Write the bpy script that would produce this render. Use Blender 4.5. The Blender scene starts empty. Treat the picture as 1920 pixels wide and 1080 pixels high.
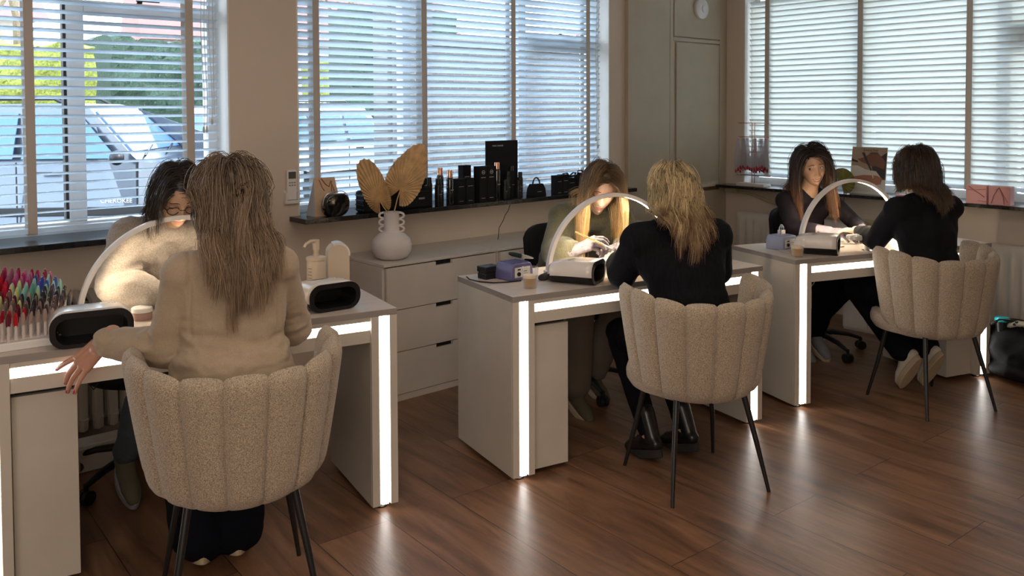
import bpy, bmesh, math, random
from mathutils import Vector, Matrix, noise
SC = bpy.context.scene
COL = SC.collection
V = Vector
PI = math.pi
R = math.radians
random.seed(7)

# ---------------- camera ----------------
cam_d = bpy.data.cameras.new('camera'); cam = bpy.data.objects.new('camera', cam_d); COL.objects.link(cam)
CAMP = V((0, 0, 1.5212)); YAW, PIT, ROL = R(41.2816), R(1.9934), R(-0.2271)
fwd = V((math.sin(YAW)*math.cos(PIT), math.cos(YAW)*math.cos(PIT), -math.sin(PIT)))
rt = V((math.cos(YAW), -math.sin(YAW), 0)); upv = rt.cross(fwd)
r2 = rt*math.cos(ROL)+upv*math.sin(ROL); u2 = -rt*math.sin(ROL)+upv*math.cos(ROL)
mw = Matrix((r2, u2, -fwd)).transposed().to_4x4(); mw.translation = CAMP
cam.matrix_world = mw
cam_d.sensor_width = 36; cam_d.lens = 1619.25/1920*36
cam_d.shift_y = (261.45-540)/1920
cam_d.clip_start = .05; cam_d.clip_end = 200
SC.camera = cam

# ---------------- light ----------------
SC.view_settings.view_transform = 'Standard'; SC.view_settings.look = 'None'
SC.view_settings.exposure = 0.80; SC.view_settings.gamma = 1
SC.view_settings.use_curve_mapping = False
W = bpy.data.worlds.new('world'); SC.world = W; W.use_nodes = True
nt = W.node_tree; nt.nodes.clear()
wo = nt.nodes.new('ShaderNodeOutputWorld'); bg = nt.nodes.new('ShaderNodeBackground')
tc = nt.nodes.new('ShaderNodeTexCoord'); sp = nt.nodes.new('ShaderNodeSeparateXYZ'); cr = nt.nodes.new('ShaderNodeValToRGB')
cn = nt.nodes.new('ShaderNodeTexNoise'); cn.inputs['Scale'].default_value = 3; cn.inputs['Detail'].default_value = 6
mx = nt.nodes.new('ShaderNodeMix'); mx.data_type = 'RGBA'
cr2 = nt.nodes.new('ShaderNodeValToRGB'); cr2.color_ramp.elements[0].position = .42; cr2.color_ramp.elements[1].position = .6
nt.links.new(tc.outputs['Generated'], sp.inputs[0]); nt.links.new(sp.outputs['Z'], cr.inputs[0])
nt.links.new(tc.outputs['Generated'], cn.inputs['Vector']); nt.links.new(cn.outputs['Fac'], cr2.inputs[0])
e = cr.color_ramp.elements; e[0].position = 0.0; e[0].color = (.80, .88, .95, 1); e[1].position = .6; e[1].color = (.36, .60, .95, 1)
nt.links.new(cr2.outputs[0], mx.inputs['Factor']); nt.links.new(cr.outputs[0], mx.inputs['A']); mx.inputs['B'].default_value = (.95, .97, 1, 1)
nt.links.new(mx.outputs['Result'], bg.inputs['Color']); nt.links.new(bg.outputs[0], wo.inputs[0])
bg.inputs['Strength'].default_value = 4.6
def area(name, loc, rot, size, power, col, sy=None):
    l = bpy.data.lights.new(name, 'AREA'); l.energy = power; l.color = col; l.size = size
    if sy: l.shape = 'RECTANGLE'; l.size_y = sy
    o = bpy.data.objects.new(name, l); COL.objects.link(o); o.location = loc; o.rotation_euler = rot; return o
sun = bpy.data.lights.new('sun', 'SUN'); sun.energy = 1.9; sun.angle = R(1.5); sun.color = (1, .93, .8)
so = bpy.data.objects.new('sun', sun); COL.objects.link(so); so.rotation_euler = V((.88, -.22, .50)).to_track_quat('Z', 'Y').to_euler()
area('ceiling_fill', (1.6, 1.0, 2.62), (0, 0, 0), 2.6, 15, (1, .84, .68))
area('camera_side_fill', (-1.2, -.6, 1.7), V((-.75, -.65, .12)).to_track_quat('Z', 'Y').to_euler(), 2.2, 24, (1, .88, .76), 1.6)  # added fill light from behind the camera, not a built window

# ---------------- materials ----------------
def mat(name, col, rough=.5, metal=0, noise_s=0, noise_a=.0, bump=0, bump_s=200, emit=None, emit_s=0, trans=0, coat=0, sheen=0, spec=.5, alpha=None, stretch=None, detail=3):
    m = bpy.data.materials.new(name); m.use_nodes = True; n = m.node_tree; b = n.nodes['Principled BSDF']
    b.inputs['Base Color'].default_value = (*col, 1); b.inputs['Roughness'].default_value = rough; b.inputs['Metallic'].default_value = metal
    b.inputs['Specular IOR Level'].default_value = spec
    if coat: b.inputs['Coat Weight'].default_value = coat; b.inputs['Coat Roughness'].default_value = .1
    if sheen: b.inputs['Sheen Weight'].default_value = sheen; b.inputs['Sheen Roughness'].default_value = .5
    if trans: b.inputs['Transmission Weight'].default_value = trans
    if emit: b.inputs['Emission Color'].default_value = (*emit, 1); b.inputs['Emission Strength'].default_value = emit_s
    t = n.nodes.new('ShaderNodeTexCoord'); mp = n.nodes.new('ShaderNodeMapping'); n.links.new(t.outputs['Object'], mp.inputs[0])
    if stretch: mp.inputs['Scale'].default_value = stretch
    ns = noise_s or 6; a = noise_a or .04
    tx = n.nodes.new('ShaderNodeTexNoise'); tx.inputs['Scale'].default_value = ns; tx.inputs['Detail'].default_value = detail
    n.links.new(mp.outputs[0], tx.inputs['Vector'])
    mr = n.nodes.new('ShaderNodeMapRange'); mr.inputs['From Min'].default_value = .3; mr.inputs['From Max'].default_value = .7
    mr.inputs['To Min'].default_value = 1-a; mr.inputs['To Max'].default_value = 1+a
    n.links.new(tx.outputs['Fac'], mr.inputs[0])
    mu = n.nodes.new('ShaderNodeVectorMath'); mu.operation = 'SCALE'; mu.inputs[0].default_value = col
    n.links.new(mr.outputs[0], mu.inputs['Scale']); n.links.new(mu.outputs[0], b.inputs['Base Color'])
    if bump:
        t2 = n.nodes.new('ShaderNodeTexNoise'); t2.inputs['Scale'].default_value = bump_s; t2.inputs['Detail'].default_value = 2
        n.links.new(mp.outputs[0], t2.inputs['Vector'])
        bp = n.nodes.new('ShaderNodeBump'); bp.inputs['Strength'].default_value = bump; bp.inputs['Distance'].default_value = .004
        n.links.new(t2.outputs['Fac'], bp.inputs['Height']); n.links.new(bp.outputs[0], b.inputs['Normal'])
    return m

M = {}
M['wall'] = mat('wall_paint', (.675, .57, .47), .8, noise_s=1.2, noise_a=.03, bump=.08, bump_s=60)
M['reveal'] = mat('reveal_paint', (.78, .77, .74), .6)
M['ceil'] = mat('ceiling_paint', (.8, .77, .72), .9)
M['cup'] = mat('cupboard_paint', (.46, .39, .285), .45, bump=.03, bump_s=30)
M['frame'] = mat('window_frame_white', (.72, .72, .72), .4)
M['gasket'] = mat('window_gasket', (.03, .03, .035), .6)
M['sill'] = mat('black_stone_sill', (.014, .014, .016), .18, noise_s=30, noise_a=.3)
M['cabwhite'] = mat('white_laminate', (.66, .60, .545), .38)
M['deskbody'] = mat('cream_laminate', (.58, .53, .46), .22)
M['edge'] = mat('grey_edge_band', (.30, .27, .25), .4)
M['dark'] = mat('gap_shade_black', (.01, .01, .01), .7)  # near-black colour standing in for shade inside gaps
M['black'] = mat('black_plastic', (.010, .010, .011), .35, spec=.35)
M['blackm'] = mat('black_matte', (.009, .009, .010), .75, spec=.2)
M['gloss'] = mat('black_gloss', (.008, .008, .01), .06, coat=1)
M['legs'] = mat('black_powder_coat', (.012, .012, .013), .35)
M['white'] = mat('white_plastic', (.78, .76, .74), .3)
M['cream'] = mat('cream_plastic', (.66, .55, .42), .4)
M['pearl'] = mat('pearl_white_shell', (.74, .68, .64), .22, coat=.4)
M['chrome'] = mat('chrome', (.8, .8, .8), .12, 1)
M['silver'] = mat('silver_plastic', (.6, .6, .62), .25, .7)
M['copper'] = mat('copper_metal', (.85, .45, .32), .2, 1)
M['gold'] = mat('gold_metal', (.85, .60, .28), .25, 1)
M['vase'] = mat('white_ceramic', (.72, .66, .64), .75, bump=.15, bump_s=90)
M['palm'] = mat('dried_palm', (.60, .40, .20), .8, noise_s=25, noise_a=.2)
M['palmgreen'] = mat('green_palm', (.22, .20, .05), .8, noise_s=25, noise_a=.2)
M['purple'] = mat('purple_plastic', (.12, .11, .25), .4)
M['bluegrey'] = mat('blue_grey_plastic', (.26, .29, .42), .4)
M['label'] = mat('label_silver', (.62, .60, .56), .4)
M['pink'] = mat('pink_card', (.80, .42, .40), .55)
M['pinkd'] = mat('dusty_pink_ribbon', (.50, .20, .20), .4)
M['red'] = mat('red_lacquer', (.45, .01, .03), .2)
M['turq'] = mat('turquoise_plastic', (.02, .42, .50), .25)
M['darkred'] = mat('dark_red_lacquer', (.16, .01, .03), .2)
M['tape'] = mat('blind_tape', (.56, .49, .42), .85, bump=.2, bump_s=400)
M['cord'] = mat('white_cord', (.6, .6, .58), .7)
M['rad'] = mat('radiator_enamel', (.70, .64, .57), .3)
M['radold'] = mat('old_radiator_enamel', (.50, .45, .39), .35)
M['pipe'] = mat('yellowed_pipe', (.52, .46, .26), .4)
M['brown'] = mat('brown_wood_edge', (.10, .045, .025), .6)
M['coffee'] = mat('milky_coffee', (.42, .25, .10), .3, noise_s=20, noise_a=.15)
M['foam'] = mat('milk_foam', (.75, .62, .45), .8)
M['kraft'] = mat('kraft_card', (.62, .44, .30), .8, noise_s=40, noise_a=.06)
M['greycard'] = mat('grey_card', (.50, .50, .52), .8)
M['paper'] = mat('paper', (.75, .72, .68), .8)
M['bronze'] = mat('bronze_print', (.30, .10, .03), .5)
M['lcd'] = mat('lcd_grey', (.10, .09, .075), .3)
M['clothd'] = mat('dark_cloth', (.03, .028, .03), .9, bump=.5, bump_s=60)
M['leopard'] = mat('leopard', (.3, .25, .18), .7)
M['towel'] = mat('hand_rest_white', (.78, .74, .70), .6)
M['led'] = mat('led_strip', (1, 1, 1), .5, emit=(1, .97, .93), emit_s=4.5)
M['arcled'] = mat('arch_led', (1, 1, 1), .5, emit=(1, .84, .60), emit_s=70)
M['arcled_soft'] = mat('arch_led_dimmed', (1, 1, 1), .5, emit=(1, .84, .60), emit_s=24)
M['rubber'] = mat('rubber', (.02, .02, .02), .8)
M['carglass'] = mat('car_glass_sky_tint', (.09, .17, .32), .05, spec=.5)  # blue base colour paints in the sky's reflection
M['carpaint'] = mat('car_paint_silver', (.10, .12, .15), .22, .5, coat=.6)
M['cardark'] = mat('car_paint_dark', (.10, .13, .18), .25, .4, coat=.6)
M['carwhite'] = mat('car_paint_white', (.75, .76, .78), .3, coat=.6)
M['tyre'] = mat('tyre', (.02, .02, .02), .8)
M['plate'] = mat('yellow_plate', (.85, .62, .10), .5)
M['asphalt'] = mat('asphalt', (.09, .09, .095), .9, noise_s=60, noise_a=.1)
M['hedge'] = mat('hedge_yellow_green', (.20, .22, .035), .8, noise_s=30, noise_a=.5, detail=8)
M['hedged'] = mat('hedge_dark_green', (.035, .065, .04), .8, noise_s=30, noise_a=.6, detail=8)
M['bark'] = mat('bark', (.22, .17, .10), .9, noise_s=40, noise_a=.3)
M['redroof'] = mat('red_roof', (.34, .12, .10), .8)
M['render'] = mat('pale_render', (.50, .46, .40), .8)
M['winglass'] = mat('house_window', (.08, .10, .12), .1)

# pane glass: real thin glass (reflective at grazing, otherwise clear)
g = bpy.data.materials.new('pane_glass'); g.use_nodes = True; n = g.node_tree; n.nodes.clear()
o_ = n.nodes.new('ShaderNodeOutputMaterial'); mi = n.nodes.new('ShaderNodeMixShader'); tr = n.nodes.new('ShaderNodeBsdfTransparent'); gl = n.nodes.new('ShaderNodeBsdfGlossy')
gl.inputs['Roughness'].default_value = .02; lw = n.nodes.new('ShaderNodeLayerWeight'); lw.inputs[0].default_value = .15; tr.inputs[0].default_value = (.96, .98, .98, 1)
n.links.new(lw.outputs['Fresnel'], mi.inputs[0]); n.links.new(tr.outputs[0], mi.inputs[1]); n.links.new(gl.outputs[0], mi.inputs[2]); n.links.new(mi.outputs[0], o_.inputs[0])
M['glass'] = g
def thin(name, col, fac, rough=.05, edge=1.0):
    m = bpy.data.materials.new(name); m.use_nodes = True; n = m.node_tree; b = n.nodes['Principled BSDF']; b.inputs['Base Color'].default_value = (*col, 1); b.inputs['Roughness'].default_value = rough
    o = n.nodes['Material Output']; t = n.nodes.new('ShaderNodeBsdfTransparent'); x = n.nodes.new('ShaderNodeMixShader'); x.inputs[0].default_value = fac
    lw = n.nodes.new('ShaderNodeLayerWeight'); lw.inputs[0].default_value = .3; ad = n.nodes.new('ShaderNodeMath'); ad.operation = 'ADD'; ad.use_clamp = True; ad.inputs[1].default_value = fac
    ad.operation = 'MULTIPLY_ADD'; ad.inputs[1].default_value = edge; ad.inputs[2].default_value = fac; n.links.new(lw.outputs['Facing'], ad.inputs[0]); n.links.new(ad.outputs[0], x.inputs[0])
    n.links.new(t.outputs[0], x.inputs[1]); n.links.new(b.outputs[0], x.inputs[2]); n.links.new(x.outputs[0], o.inputs[0]); return m
M['cupglass'] = thin('drinking_glass', (.9, .9, .9), .03, .05, .45)
M['acrylic'] = thin('clear_acrylic', (.90, .82, .78), .42, .15)
M['plasticbag'] = thin('clear_sachet', (.55, .52, .58), .45, .2)
# slats: painted, slightly translucent
def slatmat(name, col, tf):
    m = bpy.data.materials.new(name); m.use_nodes = True; n = m.node_tree; b = n.nodes['Principled BSDF']; b.inputs['Base Color'].default_value = (*col, 1); b.inputs['Roughness'].default_value = .4
    o = n.nodes['Material Output']; t = n.nodes.new('ShaderNodeBsdfTranslucent'); t.inputs[0].default_value = (*col, 1); x = n.nodes.new('ShaderNodeMixShader'); x.inputs[0].default_value = tf
    n.links.new(b.outputs[0], x.inputs[1]); n.links.new(t.outputs[0], x.inputs[2]); n.links.new(x.outputs[0], o.inputs[0]); return m
M['tape'] = slatmat('blind_tape_fabric', (.66, .59, .52), .22)
M['slat2'] = slatmat('blind_slat_ivory', (.80, .83, .82), .50)
M['slat'] = slatmat('blind_slat', (.80, .86, .90), .55)

# boucle
def boucle():
    m = mat('boucle_fabric', (.43, .345, .255), .95, noise_s=330, noise_a=.55, detail=3, sheen=.3)
    n = m.node_tree; b = n.nodes['Principled BSDF']; t = n.nodes.new('ShaderNodeTexCoord'); v = n.nodes.new('ShaderNodeTexVoronoi'); v.inputs['Scale'].default_value = 320
    n.links.new(t.outputs['Object'], v.inputs['Vector']); bp = n.nodes.new('ShaderNodeBump'); bp.inputs['Strength'].default_value = .7; bp.inputs['Distance'].default_value = .003; bp.invert = True
    n.links.new(v.outputs['Distance'], bp.inputs['Height']); n.links.new(bp.outputs[0], b.inputs['Normal']); return m
M['boucle'] = boucle()
# floor
def floormat():
    m = bpy.data.materials.new('walnut_laminate'); m.use_nodes = True; n = m.node_tree; b = n.nodes['Principled BSDF']; L = n.links.new
    t = n.nodes.new('ShaderNodeTexCoord'); mp = n.nodes.new('ShaderNodeMapping'); mp.inputs['Rotation'].default_value = (0, 0, R(90+3)); mp.inputs['Location'].default_value = (0, .12, 0)
    L(t.outputs['Object'], mp.inputs[0])
    br = n.nodes.new('ShaderNodeTexBrick'); br.inputs['Scale'].default_value = 1; br.inputs['Brick Width'].default_value = 1.38; br.inputs['Row Height'].default_value = .285
    br.inputs['Mortar Size'].default_value = .0016; br.inputs['Mortar Smooth'].default_value = .2; br.offset = .37; br.squash = 1
    br.inputs['Color1'].default_value = (0, 0, 0, 1); br.inputs['Color2'].default_value = (1, 1, 1, 1); br.inputs['Mortar'].default_value = (.5, .5, .5, 1)
    L(mp.outputs[0], br.inputs['Vector'])
    # per plank offset for grain
    sc = n.nodes.new('ShaderNodeVectorMath'); sc.operation = 'MULTIPLY_ADD'; sc.inputs[1].default_value = (1.2, 9, 1); 
    L(mp.outputs[0], sc.inputs[0]); ofs = n.nodes.new('ShaderNodeVectorMath'); ofs.operation = 'SCALE'; ofs.inputs['Scale'].default_value = 13
    L(br.outputs['Color'], ofs.inputs[0]); L(ofs.outputs[0], sc.inputs[2])
    g1 = n.nodes.new('ShaderNodeTexNoise'); g1.inputs['Scale'].default_value = 1.6; g1.inputs['Detail'].default_value = 7; g1.inputs['Roughness'].default_value = .62; g1.inputs['Distortion'].default_value = .6
    L(sc.outputs[0], g1.inputs['Vector'])
    rp = n.nodes.new('ShaderNodeValToRGB'); E_ = rp.color_ramp.elements; E_[0].position = .32; E_[0].color = (.092, .043, .023, 1); E_[1].position = .72; E_[1].color = (.30, .155, .085, 1)
    q = rp.color_ramp.elements.new(.5); q.color = (.185, .092, .048, 1); L(g1.outputs['Fac'], rp.inputs[0])
    g2 = n.nodes.new('ShaderNodeTexNoise'); g2.inputs['Scale'].default_value = 1.1; g2.inputs['Detail'].default_value = 2; L(mp.outputs[0], g2.inputs['Vector'])
    mr = n.nodes.new('ShaderNodeMapRange'); mr.inputs['To Min'].default_value = .65; mr.inputs['To Max'].default_value = 1.35; L(g2.outputs['Fac'], mr.inputs[0])
    s2 = n.nodes.new('ShaderNodeVectorMath'); s2.operation = 'SCALE'; L(rp.outputs[0], s2.inputs[0]); L(mr.outputs[0], s2.inputs['Scale'])
    mm = n.nodes.new('ShaderNodeMix'); mm.data_type = 'RGBA'; L(br.outputs['Fac'], mm.inputs['Factor']); L(s2.outputs[0], mm.inputs['A']); mm.inputs['B'].default_value = (.012, .007, .005, 1)
    L(mm.outputs['Result'], b.inputs['Base Color'])
    b.inputs['Roughness'].default_value = .34; b.inputs['Specular IOR Level'].default_value = .55
    g3 = n.nodes.new('ShaderNodeTexNoise'); g3.inputs['Scale'].default_value = 14; g3.inputs['Detail'].default_value = 6; L(sc.outputs[0], g3.inputs['Vector'])
    bp = n.nodes.new('ShaderNodeBump'); bp.inputs['Strength'].default_value = .14; bp.inputs['Distance'].default_value = .003; L(g3.outputs['Fac'], bp.inputs['Height']); L(bp.outputs[0], b.inputs['Normal'])
    return m
M['floor'] = floormat()
def topmat():
    m = mat('whitewashed_wood_top', (.60, .52, .46), .3, noise_s=3, noise_a=.10, stretch=(2, 22, 2), detail=8); return m
M['top'] = topmat()
def brickmat():
    m = bpy.data.materials.new('outdoor_brick'); m.use_nodes = True; n = m.node_tree; b = n.nodes['Principled BSDF']; t = n.nodes.new('ShaderNodeTexCoord'); br = n.nodes.new('ShaderNodeTexBrick')
    mp = n.nodes.new('ShaderNodeMapping'); mp.inputs['Rotation'].default_value = (R(90), 0, 0); n.links.new(t.outputs['Object'], mp.inputs[0])
    br.inputs['Scale'].default_value = 4; br.inputs['Color1'].default_value = (.10, .085, .08, 1); br.inputs['Color2'].default_value = (.15, .13, .125, 1); br.inputs['Mortar'].default_value = (.2, .19, .18, 1)
    n.links.new(mp.outputs[0], br.inputs[0]); n.links.new(br.outputs[0], b.inputs['Base Color']); b.inputs['Roughness'].default_value = .9; return m
M['brick'] = brickmat()

# ---------------- mesh helpers ----------------
class MB:
    def __init__(s): s.v = []; s.f = []; s.m = []
    def add(s, vs, fs, mi=0, mx=None):
        o = len(s.v)
        for p in vs:
            p = V(p)
            if mx is not None: p = mx @ p
            s.v.append(p)
        for f in fs: s.f.append([i+o for i in f]); s.m.append(mi)
        return s
    def box(s, a, b, mi=0, mx=None):
        x0, y0, z0 = a; x1, y1, z1 = b
        if x0 > x1: x0, x1 = x1, x0
        if y0 > y1: y0, y1 = y1, y0
        if z0 > z1: z0, z1 = z1, z0
        return s.add([(x0,y0,z0),(x1,y0,z0),(x1,y1,z0),(x0,y1,z0),(x0,y0,z1),(x1,y0,z1),(x1,y1,z1),(x0,y1,z1)],
              [(0,3,2,1),(4,5,6,7),(0,1,5,4),(1,2,6,5),(2,3,7,6),(3,0,4,7)], mi, mx)
    def lathe(s, prof, n=32, c=(0,0,0), mi=0, mx=None, sx=1, sy=1):
        vs = []; fs = []
        for (r, z) in prof:
            for k in range(n):
                a = 2*PI*k/n; vs.append((c[0]+r*sx*math.cos(a), c[1]+r*sy*math.sin(a), c[2]+z))
        for i in range(len(prof)-1):
            for k in range(n):
                fs.append((i*n+k, i*n+(k+1)%n, (i+1)*n+(k+1)%n, (i+1)*n+k))
        if prof[0][0] > 1e-6: fs.append(tuple(range(n-1, -1, -1)))
        if prof[-1][0] > 1e-6: fs.append(tuple(range((len(prof)-1)*n, len(prof)*n)))
        return s.add(vs, fs, mi, mx)
    def tube(s, path, r, n=8, mi=0, mx=None, closed=False, flat=None):
        P = [V(p) for p in path]; m = len(P); rr = r if isinstance(r, (list, tuple)) else [r]*m
        vs = []; fs = []; up = None
        for i, p in enumerate(P):
            if closed: t = P[(i+1) % m]-P[i-1]
            else: t = (P[min(i+1, m-1)]-P[max(i-1, 0)])
            if t.length < 1e-9: t = V((0,0,1))
            t.normalize()
            if up is None:
                up = V((0,0,1)) if abs(t.z) < .9 else V((1,0,0))
            x = up.cross(t)
            if x.length < 1e-6: x = V((1,0,0)).cross(t)
            x.normalize(); y = t.cross(x); y.normalize(); up = y
            fl = flat if flat else 1
            for k in range(n):
                a = 2*PI*k/n; vs.append(p+x*(rr[i]*math.cos(a))+y*(rr[i]*fl*math.sin(a)))
        L = m if closed else m-1
        for i in range(L):
            j = (i+1) % m
            for k in range(n): fs.append((i*n+k, i*n+(k+1)%n, j*n+(k+1)%n, j*n+k))
        if not closed: fs.append(tuple(range(n-1, -1, -1))); fs.append(tuple(range((m-1)*n, m*n)))
        return s.add(vs, fs, mi, mx)
    def cyl(s, a, b, r, n=16, mi=0, mx=None, r2=None): return s.tube([a, b], [r, r if r2 is None else r2], n, mi, mx)
    def prism(s, poly, z0, z1, mi=0, mx=None):
        n = len(poly); vs = [(x, y, z0) for x, y in poly]+[(x, y, z1) for x, y in poly]
        fs = [tuple(range(n-1, -1, -1)), tuple(range(n, 2*n))]+[(i, (i+1)%n, n+(i+1)%n, n+i) for i in range(n)]
        return s.add(vs, fs, mi, mx)
    def ball(s, c, r, n=16, mi=0, mx=None, rot=None):
        rx, ry, rz = r if isinstance(r, (list, tuple)) else (r, r, r); vs = []; fs = []; h = n//2
        c = V(c)
        for i in range(1, h):
            ph = PI*i/h
            for k in range(n):
                a = 2*PI*k/n; p = V((rx*math.sin(ph)*math.cos(a), ry*math.sin(ph)*math.sin(a), rz*math.cos(ph)))
                if rot: p = rot @ p
                vs.append(c+p)
        t = V((0,0,rz)); 
        if rot: t = rot @ t
        vs.append(c+t); vs.append(c-t); T = len(vs)-2
        for i in range(h-2):
            for k in range(n): fs.append((i*n+k, (i+1)*n+k, (i+1)*n+(k+1)%n, i*n+(k+1)%n))
        for k in range(n): fs.append((T, k, (k+1)%n)); fs.append((T+1, (h-2)*n+(k+1)%n, (h-2)*n+k))
        return s.add(vs, fs, mi, mx)
    def capsule(s, a, b, ra, rb=None, n=14, mi=0, flat=1, mx=None):
        a = V(a); b = V(b); rb = ra if rb is None else rb; d = b-a; L = d.length
        if L < 1e-6: return s.ball(a, ra, n, mi)
        q = d.to_track_quat('Z', 'Y').to_matrix(); h = 4; prof = []
        for i in range(h+1): ph = PI/2*(1-i/h); prof.append((ra*math.cos(ph), -ra*math.sin(ph)))
        for i in range(h+1): ph = PI/2*i/h; prof.append((rb*math.cos(ph), L+rb*math.sin(ph)))
        prof[0] = (1e-5, prof[0][1]); prof[-1] = (1e-5, prof[-1][1])
        mm = Matrix.Translation(a) @ q.to_4x4()
        if mx is not None: mm = mx @ mm
        return s.lathe(prof, n, mi=mi, mx=mm, sy=flat)
    def build(s, name, mats, parent=None, smooth=True, bevel=0, sharp=40, loc=None, solid=0):
        me = bpy.data.meshes.new(name); me.from_pydata([tuple(p) for p in s.v], [], s.f); me.update()
        if not isinstance(mats, (list, tuple)): mats = [mats]
        for m_ in mats: me.materials.append(m_)
        if len(mats) > 1: me.polygons.foreach_set('material_index', s.m)
        if smooth:
            me.polygons.foreach_set('use_smooth', [True]*len(me.polygons)); me.set_sharp_from_angle(angle=R(sharp))
        o = bpy.data.objects.new(name, me); COL.objects.link(o)
        if parent: o.parent = parent
        if loc: o.location = loc
        if solid:
            md = o.modifiers.new('solid', 'SOLIDIFY'); md.thickness = solid; md.offset = 0
        if bevel:
            md = o.modifiers.new('bevel', 'BEVEL'); md.width = bevel; md.segments = 2; md.limit_method = 'ANGLE'; md.angle_limit = R(50)
        return o
def recalc(o):
    bm = bmesh.new(); bm.from_mesh(o.data); bmesh.ops.recalc_face_normals(bm, faces=bm.faces); bm.to_mesh(o.data); bm.free()
def tag(o, label, cat, group=None, kind=None):
    if label: o['label'] = label
    if cat: o['category'] = cat
    if group: o['group'] = group
    if kind: o['kind'] = kind
    return o
def thing(name, label, cat, loc=(0,0,0), rz=0, group=None, kind=None):
    o = bpy.data.objects.new(name, None); COL.objects.link(o); o.location = loc; o.rotation_euler = (0, 0, rz); o.empty_display_size = .1
    return tag(o, label, cat, group, kind)
def struct(o): o['kind'] = 'structure'; return o
def dup(root, loc=None, rz=None, label=None, group=None):
    r = root.copy(); COL.objects.link(r)
    if loc is not None: r.location = loc
    if rz is not None: r.rotation_euler = (0, 0, rz)
    if label: r['label'] = label
    if group: r['group'] = group
    for ch in list(root.children):
        c = ch.copy(); COL.objects.link(c); c.parent = r
        for g_ in ch.children:
            d = g_.copy(); COL.objects.link(d); d.parent = c
    return r
def text_part(s, size, m, parent, loc, rot, name='lettering', depth=.0004, font_scale_x=1):
    cu = bpy.data.curves.new(name, 'FONT'); cu.body = s; cu.size = size; cu.extrude = depth; cu.align_x = 'CENTER'; cu.align_y = 'CENTER'
    t = bpy.data.objects.new('tmp', cu); COL.objects.link(t)
    dg = bpy.context.evaluated_depsgraph_get(); me = bpy.data.meshes.new_from_object(t.evaluated_get(dg)); bpy.data.objects.remove(t)
    me.name = name; me.materials.clear(); me.materials.append(m)
    o = bpy.data.objects.new(name, me); COL.objects.link(o); o.parent = parent; o.location = loc; o.rotation_euler = rot; o.scale = (font_scale_x, 1, 1)
    return o
def blob(mb, voxel, smooth=4, disp=None):
    """one continuous surface from overlapping closed shapes; returns (verts, faces)"""
    me = bpy.data.meshes.new('tmp'); me.from_pydata([tuple(p) for p in mb.v], [], mb.f); me.update()
    bm = bmesh.new(); bm.from_mesh(me); bmesh.ops.recalc_face_normals(bm, faces=bm.faces); bm.to_mesh(me); bm.free()
    o = bpy.data.objects.new('tmp', me); COL.objects.link(o)
    md = o.modifiers.new('r', 'REMESH'); md.mode = 'VOXEL'; md.voxel_size = voxel; md.adaptivity = 0
    if smooth: sm = o.modifiers.new('s', 'SMOOTH'); sm.factor = .5; sm.iterations = smooth
    dg = bpy.context.evaluated_depsgraph_get(); e2 = bpy.data.meshes.new_from_object(o.evaluated_get(dg))
    bpy.data.objects.remove(o); bpy.data.meshes.remove(me)
    if disp:
        ns = [v.normal.copy() for v in e2.vertices]
        vs = [v.co + ns[i]*disp(v.co, ns[i]) for i, v in enumerate(e2.vertices)]
    else: vs = [v.co.copy() for v in e2.vertices]
    fs = [tuple(p.vertices) for p in e2.polygons]; bpy.data.meshes.remove(e2)
    return vs, fs

# ================= room =================
XL, YF, ZC = -1.9, -1.7, 2.75
YB, XR = 4.185, 5.983
WT = .30
floor = struct(MB().box((XL-.1, YF-.1, -.06), (XR+WT, YB+WT, 0)).build('floor', M['floor'], smooth=False))
ceil = struct(MB().box((XL-.1, YF-.1, ZC), (XR+WT, YB+WT, ZC+.1)).build('ceiling', M['ceil'], smooth=False))
W1 = (-.75, 1.795, .95, 2.48); W2 = (2.164, 4.605, .95, 2.48); W3 = (1.15, 3.99, .905, 2.48)
w = MB()
w.box((XL, YB, 0), (XR+WT, YB+WT, .93)); w.box((XL, YB, 2.48), (XR+WT, YB+WT, ZC))
w.box((XL, YB, .93), (W1[0], YB+WT, 2.48)); w.box((W1[1], YB, .93), (W2[0], YB+WT, 2.48)); w.box((W2[1], YB, .93), (XR+WT, YB+WT, 2.48))
struct(w.build('wall_back', M['wall'], smooth=False))
w = MB()
w.box((XR, YF, 0), (XR+WT, YB, .885)); w.box((XR, YF, 2.48), (XR+WT, YB, ZC)); w.box((XR, YF, .885), (XR+WT, W3[0], 2.48)); w.box((XR, W3[1], .885), (XR+WT, YB, 2.48))
struct(w.build('wall_right', M['wall'], smooth=False))
struct(MB().box((XL-.1, YF, 0), (XL, YB+WT, ZC)).build('wall_left', M['wall'], smooth=False))
struct(MB().box((XL-.1, YF-.1, 0), (XR+WT, YF, ZC)).build('wall_front', M['wall'], smooth=False))
# plastered reveals (lighter paint) as thin linings
def lining(name, x, y0, y1, z0, z1):
    return struct(MB().box((x-.004, y0, z0), (x+.004, y1, z1)).build(name, M['reveal'], smooth=False))
lining('trim_1', W1[1]-.004, YB+.001, YB+.16, .962, 2.48); lining('trim_2', W2[1]-.004, YB+.001, YB+.16, .962, 2.48); lining('trim_4', W2[0]+.004, YB+.001, YB+.16, .962, 2.48)
struct(MB().box((XR+.001, 3.982, .915), (XR+.16, 3.99, 2.48)).build('trim_3', M['reveal'], smooth=False))

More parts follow.
